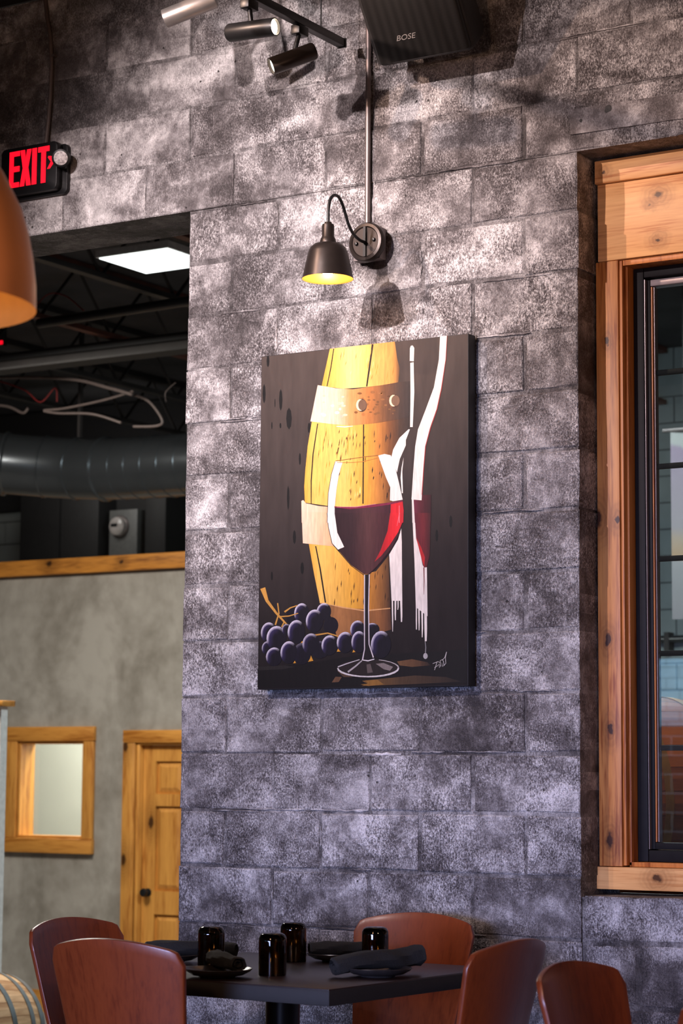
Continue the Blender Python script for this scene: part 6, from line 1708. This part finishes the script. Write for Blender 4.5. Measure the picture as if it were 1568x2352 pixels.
def barrel(label, loc, L, rb, re, m, hoops, n=28, hoopm=None, rz=0):
    root = thing('wine_barrel', label, 'barrel', loc, rz, 'oak barrels')
    prof = lambda s: re + (rb - re) * (1 - (2 * s - 1) ** 2)
    K = 9
    hw = math.pi / n * .975
    vs, fs = [], []
    for k in range(K + 1):
        s = k / K
        r_ = prof(s)
        for rr, a in ((r_, -hw), (r_ * 1.002, 0), (r_, hw), (r_ - .028, hw), (r_ - .028, -hw)):
            vs.append((rr * math.sin(a), (s - .5) * L, rr * math.cos(a)))
    for k in range(K):
        for q in range(5):
            fs.append((k * 5 + q, k * 5 + (q + 1) % 5, (k + 1) * 5 + (q + 1) % 5, (k + 1) * 5 + q))
    fs += [(4, 3, 2, 1, 0), tuple(K * 5 + q for q in range(5))]
    me = MB().add(vs, fs).mesh('stave')
    me.materials.append(m)
    for i in range(n):
        o = bpy.data.objects.new('stave', me)
        COL.objects.link(o)
        o.parent = root
        o.rotation_euler = (0, 2 * math.pi * i / n, 0)
    for s, wd in hoops:
        y0, y1 = (s - .5) * L - wd / 2, (s - .5) * L + wd / 2
        ra, rb_ = prof(s - wd / 2 / L), prof(s + wd / 2 / L)
        part('hoop', MB().lathe([(ra + .0015, y0), (ra + .0045, y0), (rb_ + .0045, y1), (rb_ + .0015, y1)], (0, 0, 0), (0, 1, 0), 56, True), hoopm or M['hoop'], root, smooth=True, local=True)
    for s in (.035, .965):
        r_ = prof(s) - .029
        part('head', MB().lathe([(0, -.01), (r_, -.01), (r_, .01), (0, .01)], (0, (s - .5) * L, 0), (0, 1, 0), 40), m, root, local=True)
    return root


barrel('pale oak barrel with grey steel hoops lying on the floor', (-3.45, 2.63, -.43 + .367), .94, .362, .30, M['oak'], [(.03, .045), (.14, .04), (.33, .04), (.67, .04), (.86, .04), (.97, .045)])
b2 = barrel('amber oak barrel seen through the window on a rack', (.74, 2.36, 1.24), 1.15, .46, .40, M['oak_dark'], [(.05, .05), (.2, .04), (.38, .04), (.62, .04), (.8, .04), (.95, .05)], hoopm=plain('brass_hoop', srgb(190, 140, 70), .4, .6), rz=R(-32))
rk = thing('barrel_rack', 'dark steel rack carrying the barrel behind the window', 'rack', (.74, 2.36, -.447), R(-32))
for y in (-.3, .3):
    part('cradle', MB().box(-.42, .42, y - .03, y + .03, 1.15, 1.21), M['black'], rk, local=True)
    for x in (-.39, .39):
        part('leg', MB().box(x - .03, x + .03, y - .03, y + .03, .017, 1.15), M['black'], rk, local=True)
for x in (-.27, .27):
    part('rail', MB().box(x - .03, x + .03, -.5, .5, 1.21, 1.30), M['black'], rk, local=True)

t = thing('wall_pipe', 'dark pipe with brackets along the far block wall', 'pipe', (-2, 8.93, 2.39))
part('pipe', MB().tube([(-4.5, 8.93, 2.40), (1.5, 8.93, 2.37)], .03, 12), M['duct'], t, smooth=True)
for x in (-2.02, -.8, -3.2):
    part('bracket', MB().box(x - .02, x + .02, 8.9, 8.999, 2.29, 2.44), M['joist'], t)


def banner_mat():
    m, nt, b = newmat('banner_cloth')
    p = wpos(nt)
    z = nd(nt, 'ShaderNodeSeparateXYZ', {0: p}).outputs[2]
    n = noise(nt, vscale(nt, p, (6, 1, 2)), 1, 4, .6, .5)
    zz = math_(nt, 'ADD', z, math_(nt, 'MULTIPLY', n, .12))
    c = ramp(nt, mapr(nt, zz, 2.3, 3.55), [(0, (.13, .115, .125)), (.33, (.15, .135, .14)), (.36, (.2, .12, .07)), (.46, (.18, .13, .1)), (.52, (.14, .115, .125)), (.9, (.11, .075, .105)), (.92, (.15, .14, .135))])
    nt.links.new(c, b.inputs['Base Color'])
    b.inputs['Roughness'].default_value = .8
    return m


bn = thing('hanging_banner', 'faded mauve cloth banner behind the window glass', 'banner', (-.3, 6.0, 2.31))
bv, bf = [], []
for k in range(13):
    x = -.69 + .9 * k / 12
    for s in (0, 1):
        for z in (2.312, 3.47):
            bv.append((x, 6.0 + .02 * math.sin(k * .9) + s * .004, z))
for k in range(12):
    a = k * 4
    bf += [(a, a + 4, a + 5, a + 1), (a + 2, a + 3, a + 7, a + 6), (a, a + 2, a + 6, a + 4), (a + 1, a + 5, a + 7, a + 3)]
part('cloth', MB().add(bv, bf), banner_mat(), bn, smooth=True)
part('rod', MB().tube([(-.74, 6.0, 3.48), (.26, 6.0, 3.48)], .012, 8), M['steel'], bn, smooth=True)
for x in (-.6, .1):
    part('cord', MB().tube([(x, 6.0, 3.49), (x, 6.0, 4.62)], .003, 6), M['joist'], bn)

# sunlit painted block facade across from the shop front (seen as a reflection in the window)
def facade_mat():
    m, nt, b = newmat('facade_block')
    p = vscale(nt, wpos(nt), (1, 1, 1))
    s = nd(nt, 'ShaderNodeSeparateXYZ', {0: p})
    v = nd(nt, 'ShaderNodeCombineXYZ', {0: s.outputs[0], 1: s.outputs[2], 2: 0.0}).outputs[0]
    br = nd(nt, 'ShaderNodeTexBrick', {'Vector': v, 'Color1': (.5, .68, .8, 1), 'Color2': (.56, .74, .86, 1), 'Mortar': (.2, .32, .4, 1), 'Scale': 1.0, 'Mortar Size': .008, 'Brick Width': .3, 'Row Height': .115})
    b2_ = nd(nt, 'ShaderNodeTexBrick', {'Vector': v, 'Color1': (.1, .05, .05, 1), 'Color2': (.115, .055, .055, 1), 'Mortar': (.4, .32, .34, 1), 'Scale': 1.0, 'Mortar Size': .006, 'Brick Width': 1.4, 'Row Height': .2})
    low = mapr(nt, s.outputs[2], 1.9, 1.92)
    nt.links.new(mixc(nt, low, b2_.outputs[0], br.outputs[0]), b.inputs['Base Color'])
    b.inputs['Roughness'].default_value = .8
    return m


fc = tag(part('facade', MB().box(-9, -1.5, -15.2, -15, -.4, 2.62), facade_mat()), 'pale blue block facade with dark red base mirrored in the window glass', 'facade')
light('daylight_on_facade', 'AREA', (-4.6, -12.6, 4.2), (-4.6, -15, 1.4), 300, (.5, .76, 1), shape='RECTANGLE', size=4.5, size_y=1.0)

# ------------------------------------------------------------------ dining table and settings
TZ = .76
tb = thing('dining_table', 'dark square pedestal dining table laid for four', 'table', (1.09, -.95, 0), R(-2.5))
part('top', MB().box(-.49, .49, -.46, .46, TZ - .046, TZ), M['table'], tb, bevel=.0025, local=True)
part('edge_band', MB().box(-.4915, .4915, -.4615, .4615, TZ - .0465, TZ - .004), M['black_matte'], tb, bevel=.002, local=True)
part('column', MB().lathe([(.052, .04), (.052, .7)], (0, 0, 0), (0, 0, 1), 32), M['black'], tb, smooth=True, local=True)
part('mounting_plate', MB().box(-.2, .2, -.2, .2, TZ - .058, TZ - .046), M['black'], tb, local=True)
for a in (0, 90):
    bx = MB().box(-.34, .34, -.035, .035, .008, .045) if a == 0 else MB().box(-.035, .035, -.34, .34, .008, .0455)
    part('base_foot', bx, M['black'], tb, bevel=.006, local=True)
for sx, sy in ((-.32, 0), (.32, 0), (0, -.32), (0, .32)):
    part('glide', MB().lathe([(.018, 0), (.018, .01)], (sx, sy, 0), (0, 0, 1), 12), M['black'], tb, local=True)

CUPP = [(.0405, .0), (.0412, .003), (.0412, .098), (.0405, .108), (.036, .117), (.028, .1215), (.018, .1215), (.008, .1185), (0, .1165), (0, .1095), (.010, .1115), (.02, .1135), (.03, .111), (.0355, .103), (.037, .095), (.037, .004), (.0385, .0)]
cup_me = MB().lathe(CUPP, (0, 0, 0), (0, 0, 1), 40).mesh('cup', True)
cup_me.materials.append(M['amber'])
for lb, x, y in (('amber glass tumbler upside down, nearest at the table front', 1.188, -1.155), ('amber glass tumbler upside down just behind the nearest one', .962, -.70),
                 ('amber glass tumbler upside down behind the front left plate', .872, -1.02), ('amber glass tumbler upside down in front of the orange chair back', 1.285, -.735)):
    o = tag(link('tumbler', cup_me), lb, 'glass', 'amber tumblers on the table')
    o.location = (x, y, TZ + .0005)
pl_me = MB().lathe([(0, .0), (.05, 0), (.052, .004), (.075, .008), (.094, .018), (.1, .0245), (.0985, .0265), (.092, .022), (.072, .0125), (.05, .009), (0, .0085)], (0, 0, 0), (0, 0, 1), 48).mesh('plate', True)
pl_me.materials.append(M['plate'])
PL = [('dark stoneware plate at the front left of the table', 1.105, -1.315), ('dark stoneware plate near the right table edge', 1.462, -1.01), ('dark stoneware plate at the back next to the wall side chair', 1.072, -.61), ('dark stoneware plate at the far left behind the front chair',   .67, -.965)]
for lb, x, y in PL:
    o = tag(link('plate', pl_me), lb, 'plate', 'dark plates on the table')
    o.location = (x, y, TZ + .0005)


def napkin(label, pts, rx, rz, seed, flare=0.0):
    rg = random.Random(seed)
    P = smooth_path(pts, 7)
    c = sum(P, Vector()) / len(P)
    c.z = min(p.z for p in P) - rz
    n = 18
    vs, fs = [], []
    m = len(P)
    ph = [rg.uniform(0, 6.28) for _ in range(6)]
    for i, p in enumerate(P):
        t = (P[min(i + 1, m - 1)] - P[max(i - 1, 0)]).normalized()
        side = t.cross(Vector((0, 0, 1))).normalized()
        up = side.cross(t)
        s = i / (m - 1)
        e = 1 + flare * max(0, s - .7) / .3
        for k in range(n):
            a = 2 * math.pi * k / n
            w_ = 1 + .05 * math.sin(2 * a + ph[0] + s * 6) + .07 * math.sin(5 * a + ph[1] - s * 9) + .07 * math.sin(13 * s + ph[2] + a) + .04 * math.sin(23 * s + ph[3] + 2 * a)
            vs.append(p + side * math.cos(a) * rx * w_ * e + up * math.sin(a) * rz * w_ * e)
    for i in range(m - 1):
        for k in range(n):
            fs.append((i * n + k, i * n + (k + 1) % n, (i + 1) * n + (k + 1) % n, (i + 1) * n + k))
    b = len(vs)                                   # rolled ends: stepped inward spiral
    for i, q in ((0, -1), (m - 1, 1)):
        t = (P[1] - P[0]).normalized() * -1 if i == 0 else (P[-1] - P[-2]).normalized()
        prev = [i * n + k for k in range(n)]
        for f_, d in ((.82, .006), (.7, -.012), (.42, .002), (.3, -.012)):
            cur = []
            for k in range(n):
                vs.append(P[i] + (Vector(vs[i * n + k]) - P[i]) * f_ + t * d)
                cur.append(len(vs) - 1)
            for k in range(n):
                fs.append((prev[k], prev[(k + 1) % n], cur[(k + 1) % n], cur[k]))
            prev = cur
        fs.append(tuple(prev))
    o = part('napkin', MB().add(vs, fs), M['cloth'], smooth=True)
    return tag(o, label, 'napkin', 'black napkins on the plates')


nz = TZ + .041
napkin('short black napkin roll on the front left plate', [(1.025, -1.215, nz + .008), (1.08, -1.27, nz + .008), (1.175, -1.315, nz)], .028, .021, 1)
napkin('long black napkin with raised corner near the right table edge', [(1.375, -1.11, nz - .012), (1.41, -1.06, nz + .004), (1.45, -.97, nz + .006), (1.48, -.89, nz + .007), (1.5, -.84, nz + .012)], .034, .027, 2, .12)
napkin('black napkin roll on the plate by the wall side chair', [(1.005, -.665, nz), (1.07, -.61, nz), (1.16, -.555, nz)], .03, .02, 3)
napkin('long black napkin roll at the far left of the table', [(.59, -.97, nz), (.70, -.91, nz + .002), (.845, -.855, nz)], .03, .022, 4)

# ------------------------------------------------------------------ chairs
def chair_proto():
    root = thing('dining_chair')
    NU, NT = 26, 14

    def sheet(fn, th_dir, th, nu=NU, nt_=NT):
        A, B_ = [], []
        for j in range(nt_ + 1):
            for i in range(nu + 1):
                p = Vector(fn(i / nu * 2 - 1, j / nt_))
                A.append(p + th_dir * th / 2)
                B_.append(p - th_dir * th / 2)
        n = len(A)
        fs = []
        W = nu + 1
        for j in range(nt_):
            for i in range(nu):
                q = (j * W + i, j * W + i + 1, (j + 1) * W + i + 1, (j + 1) * W + i)
                fs.append(q)
                fs.append(tuple(n + k for k in q[::-1]))
        per = [i for i in range(W)] + [j * W + nu for j in range(1, nt_ + 1)] + [nt_ * W + i for i in range(nu - 1, -1, -1)] + [j * W for j in range(nt_ - 1, 0, -1)]
        for a, b in zip(per, per[1:] + per[:1]):
            fs.append((b, a, n + a, n + b))
        return MB().add(A + B_, fs)

    def back(u, t):
        zt = .858 + .034 * (1 - u * u)
        if abs(u) > .86:
            zt -= .034 * (1 - math.sqrt(max(0, 1 - ((abs(u) - .86) / .14) ** 2)))
        z = .475 + (zt - .475) * t
        hw = .185 + .045 * min(1, (z - .475) / .36)
        y = -.185 - .09 * (z - .475) / .41 + .042 * u * u
        return (u * hw, y, z)

    def seat(u, t):
        y = -.19 + .43 * t
        hw = .188 + .028 * math.sin(math.pi * min(1, t * 1.1) * .8)
        if t > .85:
            hw -= .04 * ((t - .85) / .15) ** 2
        z = .452 - .012 * (1 - u * u) * math.sin(math.pi * t) - .02 * max(0, (t - .8) / .2) ** 2
        if t < .12:
            z += .03 * (1 - t / .12) ** 2
        return (u * hw, y, z)

    b = part('backrest', sheet(back, Vector((0, 1, .2)).normalized(), .016), M['cherry'], root, local=True)
    bevel_mesh(b.data, .0035, 2, 50)
    s = part('seat', sheet(seat, Vector((0, 0, 1)), .016), M['cherry'], root, local=True)
    bevel_mesh(s.data, .0035, 2, 50)
    for sx in (-1, 1):
        part('leg', MB().tube([(sx * .165, .15, .44), (sx * .19, .19, 0)], [.015, .012], 12), M['black'], root, smooth=True, local=True)
        part('leg', MB().tube([(sx * .15, -.15, .44), (sx * .185, -.24, 0)], [.015, .012], 12), M['black'], root, smooth=True, local=True)
    part('seat_frame', MB().box(-.165, .165, -.16, .16, .418, .434), M['black'], root, local=True)
    for sx in (-.09, .09):
        part('back_bracket', MB().tube([(sx, -.1, .425), (sx, -.185, .435), (sx, -.214, .5), (sx, -.222, .56)], .008, 8), M['black'], root, smooth=True, local=True)
    return root


proto = chair_proto()
CH = [('cherry plywood chair seen from behind at the table front', 1.035, -1.475, 0), ('cherry plywood chair at the left end of the table', .62, -1.08, -90),
      ('bright cherry chair against the block wall behind the table', 1.105, -.415, 180), ('cherry plywood chair seen from behind at the right table side', 1.68, -1.045, 90),
      ('cherry plywood chair below the window, second from the right edge', 2.678, -1.688, -90), ('cherry chair cut off at the lower right corner', 3.19, -2.05, 0)]
for i, (lb, x, y, a) in enumerate(CH):
    c = proto if i == 0 else copy_tree(proto)
    tag(c, lb, 'chair', 'cherry plywood dining chairs')
    c.location = (x, y, 0)
    c.rotation_euler = (0, 0, R(a))
